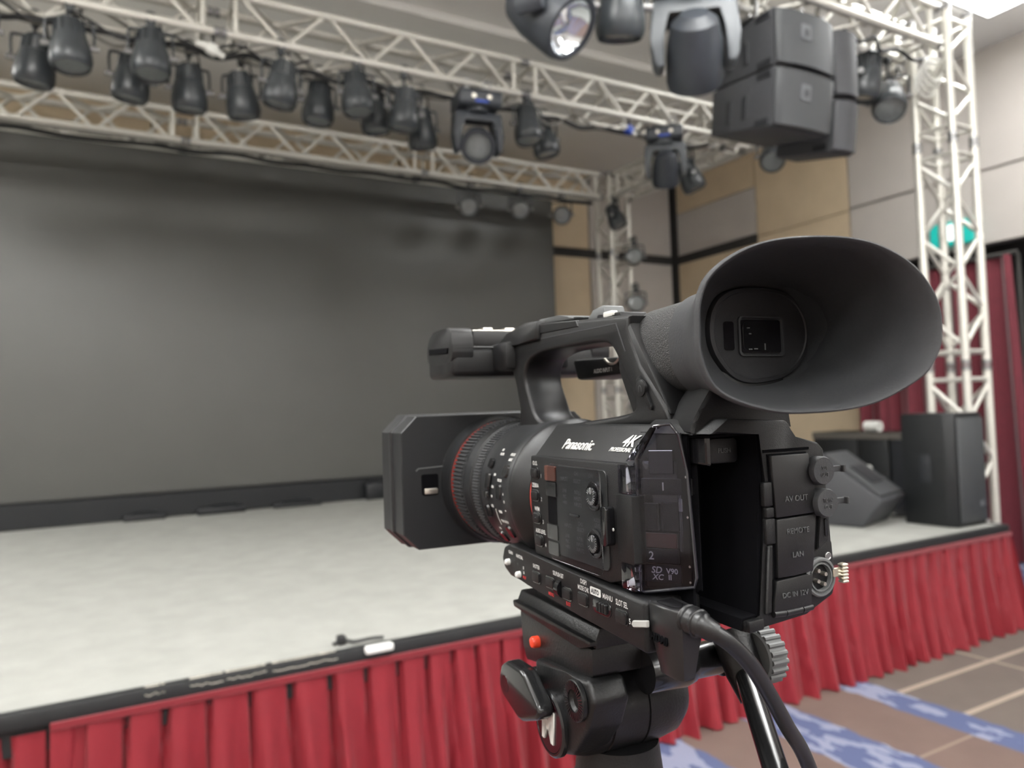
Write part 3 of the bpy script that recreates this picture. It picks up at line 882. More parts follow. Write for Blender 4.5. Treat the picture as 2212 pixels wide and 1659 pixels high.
bm2 = nb(); box(bm2, (-.09, -.09, 0), (.09, .09, .27), .01, 2)
o2 = obj('small_case', bm2, M['case']); o2.location = (4.63, 3.30, ZS); o.location.z = ZS + .27
tag(o, 'small white object on a black case behind the wedge monitor', 'cup'); tag(o2, 'small black case behind the wedge monitor carrying a white object', 'case')
cl_ = [('case', 4.62, 5.10, 1.10, 'black equipment case nearest the tan wall panel, right of the stage'), ('case', 4.30, 4.60, 1.10, 'black equipment case in the middle of three right of the stage'), ('case_grey', 3.95, 4.27, 1.10, 'greyish equipment case behind the upright loudspeaker')]
for mt, y0, y1, h, lb in cl_:
    t = empty('equipment_case', (6.12, y0 * .965, 0))
    bm = nb(); box(bm, (0, 0, 0.04), (.38, y1 - y0, h), .012, 2); obj('body', bm, M['case' if mt == 'case' else 'spk_dark'], t)
    bm = nb(); box(bm, (-.006, -.006, h - .06), (.386, y1 - y0 + .006, h), .004, 1); obj('lid_rim', bm, M['case_grey'], t)
    bm = nb()
    for a in (.05, .33):
        for b in (.04, y1 - y0 - .04): cyl(bm, (a - .012, b, .025), (a + .012, b, .025), .025, n=12)
    obj('caster', bm, M['cable'], t)
    tag(t, lb, 'case', 'equipment cases')
bm = nb(); lathe(bm, (0, -.07, .05), (0, 1, 0), [(0, .02), (0, .05), (.14, .05), (.14, .02)], 18, close=True)
o = obj('tape_roll', bm, M['white_plug']); o.location = (6.28, 4.40, 1.10)
tag(o, 'white roll lying on the equipment cases below the eyecup', 'roll')

# maroon drape
t = empty('drape', (6.62, 3.2, 0))
def drape(y0, y1, seed):
    bm = nb(); n, nz = 150, 8; rnd = random.Random(seed); cols = []
    for i in range(n + 1):
        y = y0 + (y1 - y0) * i / n
        col = []
        for j in range(nz + 1):
            s = j / nz
            a = .045 * math.sin(y * 26 + 1.2 * math.sin(y * 5 + seed)) + .018 * math.sin(y * 61 + seed)
            col.append(bm.verts.new((a * (.7 + .5 * s), y - 3.2 - (0.10 * s if i < 40 else 0) * (1 - i / 40), 2.56 - 2.545 * s)))
        cols.append(col)
    for i in range(n):
        for j in range(nz): bm.faces.new((cols[i][j], cols[i + 1][j], cols[i + 1][j + 1], cols[i][j + 1]))
    return bm
obj('drape_panel', drape(3.30, 3.96, 2), M['maroon'], t, 60)
obj('drape_panel', drape(3.98, 4.75, 5), M['maroon'], t, 60)
bm = nb(); cyl(bm, (0, .05, 2.57), (0, 1.62, 2.57), .02, n=10); 
for yy in (.08, 1.58): cyl(bm, (.06, yy, 0), (.06, yy, 2.57), .018, n=10)
obj('rail', bm, M['wall_dark'], t)
tag(t, 'dark maroon floor length drape behind the front tower', 'curtain')
# exit sign on the wall above the opening
t = empty('exit_sign', (6.93, 3.76, 2.80))
bm = nb(); box(bm, (0, 0, 0), (.06, .40, .22), .008, 1); obj('housing', bm, M['exit'], t)
bm = nb(); box(bm, (-.004, .13, .04), (.0, .24, .19), .0, 1); fig = obj('pictogram', bm, M['exit_w'], t, 0)
tag(t, 'glowing teal exit sign on the wall seen through the front tower', 'sign')

# ================================================================ CAMCORDER (millimetres in its own frame)
# frame: u = to the right of the camcorder, v = forward along the lens, w = up; measured from the photographer's phone
CYAW = R(5.7)
def mm_world(u, v, w):
    return CAM_POS + Vector((u * math.cos(CYAW) + v * math.sin(CYAW), -u * math.sin(CYAW) + v * math.cos(CYAW), w)) / 1000.0
def mm_empty(name, O):
    return empty(name, mm_world(*O), -CYAW)
CO = (230.0, 335.0, -110.0)
camc = mm_empty('camcorder', CO)
tag(camc, 'black professional camcorder with large rubber eyecup mounted on the tripod head', 'camcorder')
def part(name, bm, mt, parent=camc, smooth=35, O=CO): return obj(name, bm, M[mt], parent, smooth, O)
def L3(u, v, w, O=CO): return Vector((u - O[0], v - O[1], w - O[2])) / 1000.0
def side_text(txt, v, w, u, size, mt='print', parent=camc, shear=0.0, bold=0.0, sx=1.0, ext=0.0, O=CO, name='lettering', tilt=0.0):
    y = Vector((math.sin(tilt), 0, math.cos(tilt)))
    return lettering(txt, L3(u, v, w, O), (0, -1, 0), y, size / 1000, M[mt], parent, ext / 1000, shear, bold / 1000, sx, name)
def rear_text(txt, u, w, v, size, mt='engrave', parent=camc, ext=0.15, O=CO, sx=1.0):
    return lettering(txt, L3(u, v, w, O), (1, 0, 0), (0, 0, 1), size / 1000, M[mt], parent, ext / 1000, 0, 0, sx)

# --- main body shell
bm = nb()
prism(bm, [(192, -98), (191, -27), (207, -8.5), (256, -8.5), (267, -20), (267, -92), (255, -98)], 'v', 300, 408, 1.6, 2)
body = part('body_shell', bm, 'shell')
lettering('Panasonic', L3(196.9, 362.3, -19.5), (0, -1, 0), (15.5, 0, 18.5), 0.0098, M['print'], body, 0.0003, 0.0, 0.00012, 0.86, 'brand_lettering')
lettering('4K', L3(199.4, 314.5, -16.6), (0, -1, 0), (15.5, 0, 18.5), 0.0098, M['print'], body, 0.0001, 0.28, 0.00022, 1.05, 'brand_lettering')
lettering('PROFESSIONAL', L3(196.0, 318.0, -20.6), (0, -1, 0), (15.5, 0, 18.5), 0.0035, M['print'], body, 0.0001, 0.25, 0.00008, 0.82, 'brand_lettering')
# shoulder that carries handle and viewfinder
bm = nb()
nk = [(201, -13), (203, -7), (207, -1), (214, 8), (222, 16), (252, 16), (256, -12)]
loft(bm, [[(a + 2, 267.5, b * .94) for a, b in nk], [(a, 268.6, b) for a, b in nk], [(a + (13 if a < 225 else 0), 304, b) for a, b in nk]], True, True)
bmesh.ops.bevel(bm, geom=[e for e in bm.edges if abs(e.verts[0].co.y - e.verts[1].co.y) > 20], offset=1.5, segments=2, affect='EDGES')
part('rear_shoulder', bm, 'shell_top')
bm = nb()
lathe(bm, (208.5, 268.5, -7.2), (0, -1, 0), [(0, 3.0), (.9, 3.0), (1.0, 2.6), (.5, 2.3), (.5, 0)], 16)
screw = part('screw', bm, 'gloss')
bm = nb(); box(bm, (207.2, 267.6, -7.5), (209.8, 268.2, -6.9)); box(bm, (208.2, 267.6, -8.5), (208.8, 268.2, -5.9)); part('screw_slot', bm, 'bay', screw)

# --- side control plate
bm = nb()
prism(bm, [(405, -26.2), (304.5, -26.2), (303.5, -81), (318, -85), (403, -84), (407, -55)], 'u', 187.2, 193, 1.2, 2)
plate = part('control_plate', bm, 'shell')
bm = nb(); prism(bm, rpoly(316.5, -79.5, 371, -30.2, 3.5), 'u', 186.6, 188.0, .3, 1); panel_a = part('audio_panel', bm, 'dark_panel', plate)
for v, w, tx in ((361, -37.2, 'INPUT1'), (347, -33.6, 'CH1'), (346.5, -37.6, 'SELECT'), (331.5, -33.8, 'CH1'), (361, -43.5, 'LINE'), (361, -46.7, 'MIC'), (361, -49.9, '+48V'),
                 (346.5, -43.5, 'INT(L)'), (346.5, -46.7, 'INPUT1'), (346.5, -49.9, 'INPUT2'), (358.5, -62.0, 'INPUT2'), (344.5, -59.6, 'CH2'), (344.5, -62.6, 'SELECT'),
                 (359.5, -67.6, 'LINE'), (359.5, -70.5, 'MIC'), (359.5, -73.4, '+48V'), (345.5, -67.6, 'INT(R)'), (345.5, -70.5, 'INPUT1'), (345.5, -73.4, 'INPUT2'), (326.5, -55.6, 'AUDIO'), (326.5, -58.2, 'LEVEL')):
    side_text(tx, v, w, 186.5, 2.9, 'print_grey', panel_a, sx=.85)
bm = nb(); prism(bm, rpoly(345, -56.2, 355, -55.0, .5), 'u', 185.7, 186.7, .1, 1); part('slide_mark', bm, 'gloss', panel_a)
for w in (-43.6, -67.2):
    bm = nb()
    lathe(bm, (186.6, 328.3, w), (-1, 0, 0), [(0, 7.4), (1.2, 7.4), (1.6, 7.0), (1.6, 6.3), (.6, 6.1), (.6, 0)], 36)
    dial = part('level_dial', bm, 'gloss', plate)
    bm = nb(); lathe(bm, (186.2, 328.3, w), (-1, 0, 0), [(0, 5.0), (1.9, 4.6), (2.2, 4.2), (2.2, 0)], 32); part('dial_knob', bm, 'gloss', dial)
    bm = nb(); box(bm, (183.85, 327.9, w + 1.2), (184.1, 328.7, w + 4.4)); part('dial_pointer', bm, 'print', dial)
    bm = nb()
    for k in range(20):
        a = 2 * math.pi * k / 20 + .15
        if abs(math.sin(a / 2 - math.pi / 4)) < .12: continue
        rot = Matrix.Rotation(-a, 3, 'X')
        c = Vector((185.0, 328.3 + 3.4 * math.sin(a), w + 3.4 * math.cos(a)))
        box(bm, c - Vector((1.2, .14, .9)), c + Vector((.95 - 1.9, .14, .9)), 0, 1, rot)
    o = part('dial_ticks', bm, 'tick', dial); o['kind'] = 'stuff'
# clear hinged cover over the audio panel
bm = nb(); prism(bm, rpoly(315, -81, 372, -29, 4.5), 'u', 181.6, 182.6, .4, 2); cov = part('audio_cover', bm, 'clear', plate)
bm = nb(); prism(bm, rpoly(311, -66, 316.5, -47, 2), 'u', 182.2, 187.4, .6, 2); part('cover_tab', bm, 'gloss', cov)
for (v0, w0, v1, w1, mt) in ((371, -39.4, 384, -31, 'bronze'), (370.5, -48, 383, -40, 'gloss'), (370, -72, 383, -63.5, 'gloss'), (369.5, -80.5, 382, -73, 'gloss')):
    bm = nb(); prism(bm, rpoly(v0, w0, v1, w1, 1.0), 'u', 185.9, 187.6, .4, 1); part('cover_hinge', bm, mt, cov)
bm = nb(); prism(bm, rpoly(371.5, -63.4, 383, -48.2, 1.0), 'u', 187.0, 187.4, .1, 1); part('hinge_recess', bm, 'bay', plate)
# user buttons
for v, w, tx, n, tw in ((398.4, -36.2, 'O.I.S.', '1', -30.6), (398.9, -49.5, 'ZEBRA', '2', -43.6), (397.7, -62.5, 'WFM', '3', -57.3), (395.4, -75.3, 'A.IRIS LEVEL', '4', -69.9)):
    bm = nb(); prism(bm, rpoly(v - 5.2, w - 3.6, v + 5.2, w + 3.6, 2.4), 'u', 186.5, 188, .3, 1); rim_ = part('button_rim', bm, 'gloss', plate)
    bm = nb(); prism(bm, rpoly(v - 4.1, w - 2.7, v + 4.1, w + 2.7, 1.8), 'u', 185.6, 187.5, .5, 2)
    if n == '3': lathe(bm, (185.7, v, w), (-1, 0, 0), [(0, .8), (.5, .5), (.6, 0)], 10)
    part('user_button', bm, 'shell', plate)
    side_text(tx, v - (0 if len(tx) < 8 else 1.5), tw, 187.0, 3.4, 'print', plate, bold=.06, sx=.85 if len(tx) < 8 else .72)
    side_text(n, v - 7.6, w - 1.6, 187.0, 3.2, 'print', plate)

# --- lower button strip
bm = nb()
prism(bm, [(284.7, -86.4), (284.7, -110), (345, -107), (411, -103.6), (437, -103.4), (446, -100), (450, -94), (446, -86), (436, -82.6), (425, -84)], 'u', 185.0, 216, 2.2, 3)
strip = part('button_strip', bm, 'shell')
U_S = 184.85
def sbtn(v, w, a, b, r=1.6):
    bm = nb(); prism(bm, rpoly(v - a, w - b, v + a, w + b, r), 'u', 184.5, 185.6, .2, 1); part('button_rim', bm, 'gloss', strip)
    bm = nb(); prism(bm, rpoly(v - a + .9, w - b + .9, v + a - .9, w + b - .9, r * .7), 'u', 183.8, 185.3, .35, 2); part('button', bm, 'shell', strip)
for v, w in ((397.1, -96.6), (379.1, -96.2), (359.0, -98.2), (341.3, -97.4), (304.1, -97.6)): sbtn(v, w, 5.4, 3.6)
bm = nb(); lathe(bm, (187.2, 368.0, -97.3), (0, 1, 0), [(-2.2, 0), (-2.2, 5.2), (2.2, 5.2), (2.2, 0)], 28); part('select_wheel', bm, 'gloss', strip)
bm = nb(); prism(bm, rpoly(313.5, -101, 331.5, -93.4, 3.5), 'u', 184.5, 185.6, .3, 2); part('mode_switch_slot', bm, 'gloss', strip)
bm = nb()
for k in range(4): box(bm, (183.2, 316.5 + 2.6 * k, -99.6), (184.9, 318.3 + 2.6 * k, -94.8), .4, 1)
o = part('mode_switch', bm, 'shell', strip); o['kind'] = 'stuff'
for tx, v, w, s_, mt in (('SHUTTER', 397.2, -90.6, 3.2, 'print'), ('SEL/PUSH SET', 369.2, -90.0, 3.2, 'print'), ('DISP/', 340.5, -88.5, 3.4, 'print'), ('MODE CHK', 341.0, -92.0, 3.4, 'print'),
                         ('MANU', 316.8, -91.4, 3.6, 'print'), ('SLOT SEL', 304.0, -91.6, 3.9, 'print'), ('5', 297.4, -98.2, 3.6, 'print'), ('EXIT', 358.2, -103.6, 2.8, 'print_red'), ('MENU', 378.6, -102.6, 2.8, 'print_red'),
                         ('GAIN', 434.5, -88.2, 3.0, 'print'), ('WHITE BAL', 421.0, -88.8, 3.0, 'print'), ('H', 424, -93.5, 2.4, 'print_grey'), ('B', 415.5, -94.5, 2.6, 'print'), ('A', 415, -97.3, 2.6, 'print'), ('PRST', 414.5, -100.2, 2.4, 'print_red')):
    side_text(tx, v, w, U_S, s_, mt, strip, bold=.05, sx=.66 if len(tx) > 6 else .9)
bm = nb(); prism(bm, rpoly(323.3, -92.9, 333.6, -89.0, .8), 'u', 184.7, 185.2); part('auto_label', bm, 'print', strip)
side_text('AUTO', 328.5, -91.0, 184.6, 3.2, 'bay', strip, bold=.08, sx=.85)
for v, w in ((437.5, -94.4), (421.5, -99.4)):
    bm = nb(); lathe(bm, (185.2, v, w), (-1, 0, 0), [(0, 2.1), (2.4, 1.9), (3.2, 1.2), (3.3, 0)], 16); part('toggle_tip', bm, 'print', strip)
bm = nb(); prism(bm, [(282, -93.9), (294, -96.7), (295, -98.4), (293.6, -99.8), (282, -97.0)], 'u', 183.9, 185.6, .4, 1); part('tally_window', bm, 'tick', strip)

# --- card slot corner under a smoked door
bm = nb(); prism(bm, [(195.5, 303), (195.5, 297), (209.5, 278.5), (211, 276), (213, 303)], 'w', -84, -25, 1.0, 1); slot = part('card_slot_block', bm, 'gloss')
a_, b_ = Vector((190, 294, 0)), Vector((206, 273, 0))
tv = (b_ - a_); nv = Vector((.8, .6, 0)).normalized()
def slant(t, w, off): return a_ + tv * t + nv * off + Vector((0, 0, w))
def slant_box(bm, t0, t1, w0, w1, o0, o1, bev=.3):
    v = [bm.verts.new(slant(t, w, o)) for o in (o0, o1) for t, w in ((t0, w0), (t1, w0), (t1, w1), (t0, w1))]
    fs = [bm.faces.new([v[i] for i in f]) for f in ((0, 1, 2, 3), (7, 6, 5, 4), (0, 4, 5, 1), (1, 5, 6, 2), (2, 6, 7, 3), (3, 7, 4, 0))]
    if bev: bmesh.ops.bevel(bm, geom=list({e for f in fs for e in f.edges}), offset=bev, segments=1, affect='EDGES')
for t0, t1, w0, w1, mt, nm in ((.0, .9, -40.6, -33.0, 'shell', 'slot_bar'), (.02, .28, -57.0, -44.5, 'shell', 'slot_guide'), (.36, .66, -57.0, -44.0, 'shell', 'slot_guide'), (.0, .60, -64.8, -58.2, 'bronze', 'memory_card'),
                               (.0, .62, -71.8, -65.4, 'shell', 'slot_bar'), (.0, .66, -80.5, -72.4, 'shell', 'slot_label_plate'), (.66, .80, -48, -42, 'tick', 'card_contact'), (.15, .6, -31, -20, 'gloss', 'slot_guide')):
    bm = nb(); slant_box(bm, t0, t1, w0, w1, 4.2, 7.5); part(nm, bm, mt, slot)
xd = tv.normalized()
for tx, t_, w, s_, sh in (('1', .40, -36.8, 5.2, 0), ('2', .14, -68.6, 5.2, 0), ('SD', .22, -75.0, 4.2, .2), ('XC', .24, -78.2, 3.6, .2), ('V90', .50, -75.2, 3.4, 0), ('II', .46, -78.0, 3.4, 0)):
    p = slant(t_, w, 4.0)
    lettering(tx, L3(*p), xd, (0, 0, 1), s_ / 1000, M['print'], slot, 0, sh, 0.00008)
# door: left flange, slanted window, top bevel
bm = nb()
prof = [(-.02, -24), (.33, -8.6), (.62, -8.0), (.76, -13), (.88, -30), (.97, -76), (.92, -80.5), (.04, -84.5), (-.02, -84)]
rim3 = [slant(t, w, .3) for t, w in prof]
v0 = [bm.verts.new(slant(t, w, 0)) for t, w in prof]
v1 = [bm.verts.new(slant(t, w, 1.6)) for t, w in prof]
n = len(prof)
f0 = bm.faces.new(v0); f1 = bm.faces.new(v1[::-1])
fs = [f0, f1] + [bm.faces.new((v0[i], v1[i], v1[(i + 1) % n], v0[(i + 1) % n])) for i in range(n)]
bmesh.ops.bevel(bm, geom=list(f0.edges), offset=.7, segments=2, affect='EDGES')
door = part('card_door', bm, 'smoke')
bm = nb(); tube(bm, rim3 + [rim3[0]], .75, 8); part('door_edge', bm, 'smoke_edge', door)
bm = nb(); prism(bm, [(294, -24), (279.5, -9), (283, -9), (305, -25.4)], 'u', 190.4, 192.0, .3, 1); part('door_top', bm, 'smoke', door)
for w0, w1 in ((-40, -26.5), (-84.5, -72.5)):
    bm = nb(); prism(bm, rpoly(294, w0, 306, w1, 1.2), 'u', 186.6, 189.4, .6, 2)
    for k in range(3): cyl(bm, (188, 293.6, w0 + 2.5 + k * 3.5), (188, 293.6, w0 + 4.5 + k * 3.5), 1.6, n=10)
    part('door_hinge', bm, 'smoke', door)
bm = nb(); prism(bm, rpoly(293.5, -72.2, 307.5, -40.4, 1.0), 'u', 186.2, 193, 1.0, 2); part('hinge_block', bm, 'shell', door)
bm = nb(); lathe(bm, (186.2, 311.0, -58), (-1, 0, 0), [(0, .9), (.5, .7), (.6, 0)], 10); part('lock_mark', bm, 'print', door)
for t_, w0, w1 in ((.98, -78, -12), (.70, -66, -40)):
    bm = nb(); tube(bm, [slant(t_ - .01 - (.19 if t_ > .9 else 0), w1, .2 if t_ > .9 else 4), slant(t_ - (.09 if t_ > .9 else 0), (w0 + w1) / 2 + (12 if t_ > .9 else 0), .2 if t_ > .9 else 4), slant(t_ - .01, w0, .2 if t_ > .9 else 4)], .55, 6); part('door_rib', bm, 'smoke', door)
bm = nb()
for w in (-32, -50, -72, -79): lathe(bm, slant(.84, w, 2.0), -nv, [(0, .7), (.5, .4), (.6, 0)], 8)
o = part('door_stud', bm, 'metal', door); o['kind'] = 'stuff'

# --- rear terminal block and battery bay
bm = nb()
rear_poly = [(203, -12.6), (213, -6), (245.5, -8), (247.5, -10), (249.5, -16.5), (263.5, -18.5), (267, -22), (267, -62), (269.2, -64), (270.2, -82), (268.2, -88), (252, -95), (217.5, -98.2), (217, -93), (226.2, -92.5), (231.8, -36), (230.4, -12.4)]
prism(bm, rear_poly, 'v', 257, 312, 1.1, 2)
rear = part('terminal_block', bm, 'shell')
bm = nb(); box(bm, (206, 299.0, -97), (232, 300.2, -8)); bay = part('battery_bay', bm, 'bay')
bm = nb(); box(bm, (205.0, 276, -97), (206.4, 300, -13)); part('bay_wall', bm, 'bay', bay)
bm = nb(); prism(bm, [(230.0, -14), (231.3, -36), (225.8, -92), (217.0, -93), (216.8, -97.6), (216.2, -97.4), (216.2, -92), (224.6, -91.5), (229.2, -36), (228.8, -14)], 'v', 258.5, 300); part('bay_wall', bm, 'bay', bay)
bm = nb(); prism(bm, [(206, -13.2), (229, -12.8), (229, -13.8), (206, -14.2)], 'v', 262, 300); part('bay_wall', bm, 'bay', bay)
bm = nb(); prism(bm, rpoly(211.0, -26, 226.5, -15, 2), 'v', 268, 282, .8, 2); rel = part('battery_release', bm, 'shell', bay)
rear_text('PUSH', 219, -20.5, 267.8, 3.0, 'engrave', rel)
bm = nb(); prism(bm, [(207.5, -14), (210.5, -14), (210.5, -27), (207.5, -26)], 'v', 266, 284, .6, 1); part('release_guard', bm, 'gloss', rel)
bm = nb(); prism(bm, [(231, -20.5), (257.5, -20.4), (257.4, -21.6), (231, -21.8)], 'v', 256.6, 257.6); part('panel_seam', bm, 'bay', rear)
for nm, pl, hb in (('av_cover', [(233.6, -23.0), (255.4, -23.0), (256.4, -36), (258, -37), (257.8, -49.8), (235.0, -50.4)], None), ('remote_cover', [(235.2, -51.0), (258.1, -50.4), (254.8, -75.6), (243, -76.2), (234.4, -76.6)], None), ('dc_cover', [(233.6, -77.4), (254.6, -76.2), (252.7, -90.6), (231.2, -90.8)], None)):
    bm = nb(); prism(bm, pl, 'v', 254.6, 258, .7, 2); cv = part(nm, bm, 'shell_top', rear)
    g = [(p[0], p[1]) for p in pl]; cx_ = sum(p[0] for p in g) / len(g); cz_ = sum(p[1] for p in g) / len(g)
    bm = nb(); prism(bm, [(cx_ + (a - cx_) * 1.05, cz_ + (b - cz_) * 1.04) for a, b in g], 'v', 256.8, 257.15); part('cover_gap', bm, 'bay', rear)
    if nm == 'av_cover': rear_text('AV OUT', 246.6, -42.6, 254.5, 3.6, 'engrave', cv, .3)
    elif nm == 'remote_cover':
        rear_text('REMOTE', 246.6, -56.8, 254.5, 3.4, 'engrave', cv, .3); rear_text('LAN', 246.0, -67.2, 254.5, 3.4, 'engrave', cv, .3)
    else: rear_text('DC IN 12V', 243.4, -84.2, 254.5, 3.2, 'engrave', cv, .3)
for u0, w0, u1, w1 in ((229.3, -45, 234.0, -34.5), (230.2, -50, 234.5, -45.6), (229.6, -61.4, 234.8, -50.4)):
    bm = nb(); prism(bm, [(u0, w0), (u1, w0), (u1, w1), (u0, w1)], 'v', 255.2, 258, .6, 2); part('cover_hinge', bm, 'shell', rear)
for k, (p0, p1) in enumerate((((231.5, -91.6), (238, -91.9)), ((238.4, -91.9), (247.5, -91.6)), ((248, -91.6), (253.5, -91.3)))):
    bm = nb(); cyl(bm, (p0[0], 255.6, p0[1]), (p1[0], 255.6, p1[1]), 1.5, n=14); part('hinge_barrel', bm, 'shell_top', rear)
bm = nb(); prism(bm, [(230.5, -62), (233.2, -62), (231, -91), (227.5, -91.5)], 'v', 255.4, 258, .6, 1); part('corner_rib', bm, 'shell', rear)
bm = nb(); prism(bm, [(217.2, -92.6), (225.6, -92.2), (225.6, -97.0), (217.6, -97.8)], 'v', 254.6, 258, .8, 2); part('corner_foot', bm, 'shell', rear)
for nm, u, w, t1, t2 in (('sdi_cap', 261.2, -31.2, 'SDI', 'OUT'), ('timecode_cap', 262.5, -45.7, 'TC IN/', 'OUT')):
    bm = nb(); lathe(bm, (u, 258, w), (0, -1, 0), [(0, 6.5), (5.2, 6.5), (6.0, 6.0), (6.2, 0)], 32); cp = part(nm, bm, 'grey_plastic' if False else 'rubber', rear)
    rear_text(t1, u, w + 1.2, 251.7, 2.6, 'engrave', cp, .25, sx=.8); rear_text(t2, u, w - 1.7, 251.7, 2.6, 'engrave', cp, .25, sx=.8)
    bm = nb(); box(bm, (u + 5, 252.5, w - .9), (u + 11.8, 253.8, w + 1.8), .3, 1); box(bm, (u + 10.6, 250.5, w - 1.1), (u + 12.0, 254, w + 2.0), .3, 1); part('cap_tab', bm, 'rubber', cp)
bm = nb(); prism(bm, [(261.0, -50), (265.5, -50), (265.8, -63), (258.5, -67), (259.5, -63)], 'v', 255.4, 258, .6, 1); part('cap_strap', bm, 'shell', rear)
bm = nb(); prism(bm, rpoly(263.0, -61, 264.8, -53, .8), 'v', 254.8, 255.6, .2, 1); part('strap_rib', bm, 'gloss', rear)
# DC socket
bm = nb(); lathe(bm, (259.6, 257.5, -78.9), (0, -1, 0), [(0, 8.8), (2.2, 8.8), (2.8, 8.2), (2.8, 7.4), (1.6, 7.2), (1.6, 6.6), (2.6, 6.4), (2.6, 5.8), (-1, 5.6), (-1, 0)], 40); dc = part('dc_socket', bm, 'grey_plastic', rear)
bm = nb(); lathe(bm, (259.6, 257.6, -78.9), (0, -1, 0), [(0, 5.7), (.4, 5.5), (.4, 0)], 32); part('socket_insert', bm, 'gloss', dc)
for du, dw in ((-1.6, 3.0), (2.4, 1.2), (-2.0, -1.6), (1.6, -3.2)):
    bm = nb(); cyl(bm, (259.6 + du, 257, -78.9 + dw), (259.6 + du, 254.6, -78.9 + dw), 1.05, .9, n=12); part('pin', bm, 'metal', dc)
bm = nb(); box(bm, (266.5, 254.4, -79.8), (271.5, 255.6, -75.6), .4, 1)
for k in range(6): box(bm, (270.4, 252.8, -82.6 + 1.5 * k), (274.2, 256.2, -81.5 + 1.5 * k), .4, 1)
box(bm, (271.2, 253.4, -82.4), (273.6, 256, -73.8), .3, 1)
part('release_tab', bm, 'gold', dc)
bm = nb(); lathe(bm, (265.7, 257.2, -70.4), (0, -1, 0), [(0, 1.9), (.8, 1.9), (1.0, 1.5), (.7, 1.2), (.7, 0)], 16); part('screw', bm, 'steel', rear)

# --- lens
AX = (226.0, -52.0)
def ring(name, prof, mt, parent=camc, n=72):
    bm = nb(); lathe(bm, (AX[0], 0, AX[1]), (0, 1, 0), prof, n); return part(name, bm, mt, parent, 40)
barrel = ring('lens_barrel', [(400, 34), (403, 37.6), (408, 38.4), (412, 41), (419, 45.0), (421, 45.4), (422, 45.8), (444, 45.8), (445, 45.0), (474, 44.6), (475, 43.4), (494, 43.2), (508, 43.2), (534, 43.4), (545, 42)], 'hood', n=96)
ring('lens_flange', [(407.6, 37.5), (408, 39.2), (413, 42.6), (418, 46.0), (421, 46.6), (422.5, 46.4), (423, 45)], 'shell_top', barrel)
ring('red_ring', [(406.0, 37), (406.2, 38.7), (407.4, 39.0), (407.8, 38)], 'red_line', barrel)
def knurl(name, v0, v1, r, h, n, duty, mt):
    bm = nb()
    lathe(bm, (AX[0], 0, AX[1]), (0, 1, 0), [(v0, r - 2), (v0, r), (v1, r), (v1, r - 2)], 96)
    for k in range(n):
        a0 = 2 * math.pi * k / n; a1 = a0 + 2 * math.pi / n * duty
        q = []
        for v in (v0 + .6, v1 - .6):
            for rr, a in ((r - .2, a0), (r + h, a0 + .004), (r + h, a1 - .004), (r - .2, a1)):
                q.append(bm.verts.new((AX[0] + rr * math.cos(a), v, AX[1] + rr * math.sin(a))))
        for f in ((0, 1, 5, 4), (1, 2, 6, 5), (2, 3, 7, 6), (0, 3, 2, 1), (4, 5, 6, 7)): bm.faces.new([q[i] for i in f])
    return part(name, bm, mt, barrel, 30)
knurl('focus_ring', 510, 529, 45.0, 1.6, 100, .52, 'rubber')
ring('red_ring', [(530.4, 44), (530.5, 46.3), (531.1, 46.3), (531.3, 45)], 'red_line', barrel)
ring('front_collar', [(532, 44), (532.5, 47.4), (541, 48), (545, 50)], 'hood', barrel)
knurl('zoom_ring', 479, 491, 44.0, 1.1, 130, .55, 'rubber')
ring('spacer_ring', [(494, 43), (495, 45.4), (506, 45.6), (507, 43.5)], 'hood', barrel)
def cylp(v, ang, r=45.2):
    """point on the left of the barrel; ang = degrees above horizontal"""
    a = R(ang); n = Vector((-math.cos(a), 0, math.sin(a)))
    return Vector((AX[0], v, AX[1])) + n * r, n, Vector((math.sin(a), 0, math.cos(a)))
def lens_text(tx, v, ang, s_, mt='print', r=46.1):
    p, nrm, up = cylp(v, ang, r)
    lettering(tx, L3(*p), (0, -1, 0), up, s_ / 1000, M[mt], barrel, 0.00005, 0, 0.00006, .85)
def lens_btn(v, ang, dv, dw, mt='gloss', r=45.6, h=1.4):
    p, nrm, up = cylp(v, ang, r)
    bm = nb()
    pts = rpoly(-dv, -dw, dv, dw, min(dv, dw) * .55)
    lo = [bm.verts.new(p + Vector((0, 1, 0)) * a + up * b) for a, b in pts]
    hi = [bm.verts.new(p + nrm * h + (Vector((0, 1, 0)) * a + up * b) * .9) for a, b in pts]
    bm.faces.new(hi)
    for i in range(len(pts)): bm.faces.new((lo[i], lo[(i + 1) % len(pts)], hi[(i + 1) % len(pts)], hi[i]))
    part('lens_button', bm, mt, barrel)
for tx, v, a in (('ND', 452, 37), ('FILTER', 450, 33), ('1/64', 450, 15), ('1/16', 451.5, 5), ('1/4', 453, -3), ('CLR', 454, -11), ('IRIS', 456, -32)): lens_text(tx, v, a, 2.5, r=45.4)
for tx, v, a in (('FOCUS', 431, 33), ('ASSIST', 431, 28.5), ('FOCUS', 439, 11), ('A', 432, 1), ('M', 431, -5), ('∞', 431, -12), ('PUSH', 440, -14), ('PUSH AUTO', 438, -22)): lens_text(tx, v, a, 2.5)
for v, a, dv, dw in ((432, 19, 4, 4.2), (439, 2, 3.2, 5.0), (437, -31, 4, 4.4), (460, 24, 2.6, 3.4), (458.5, 9, 3.0, 5.6), (461, -2, 3, 2.6), (462, -16, 3, 4.2), (457, -40, 4, 4.5)): lens_btn(v, a, dv, dw)
bm = nb(); tube(bm, [cylp(449.5, -13 - k, 45.3)[0] for k in range(0, 15)], .25, 5); part('index_line', bm, 'print', barrel)

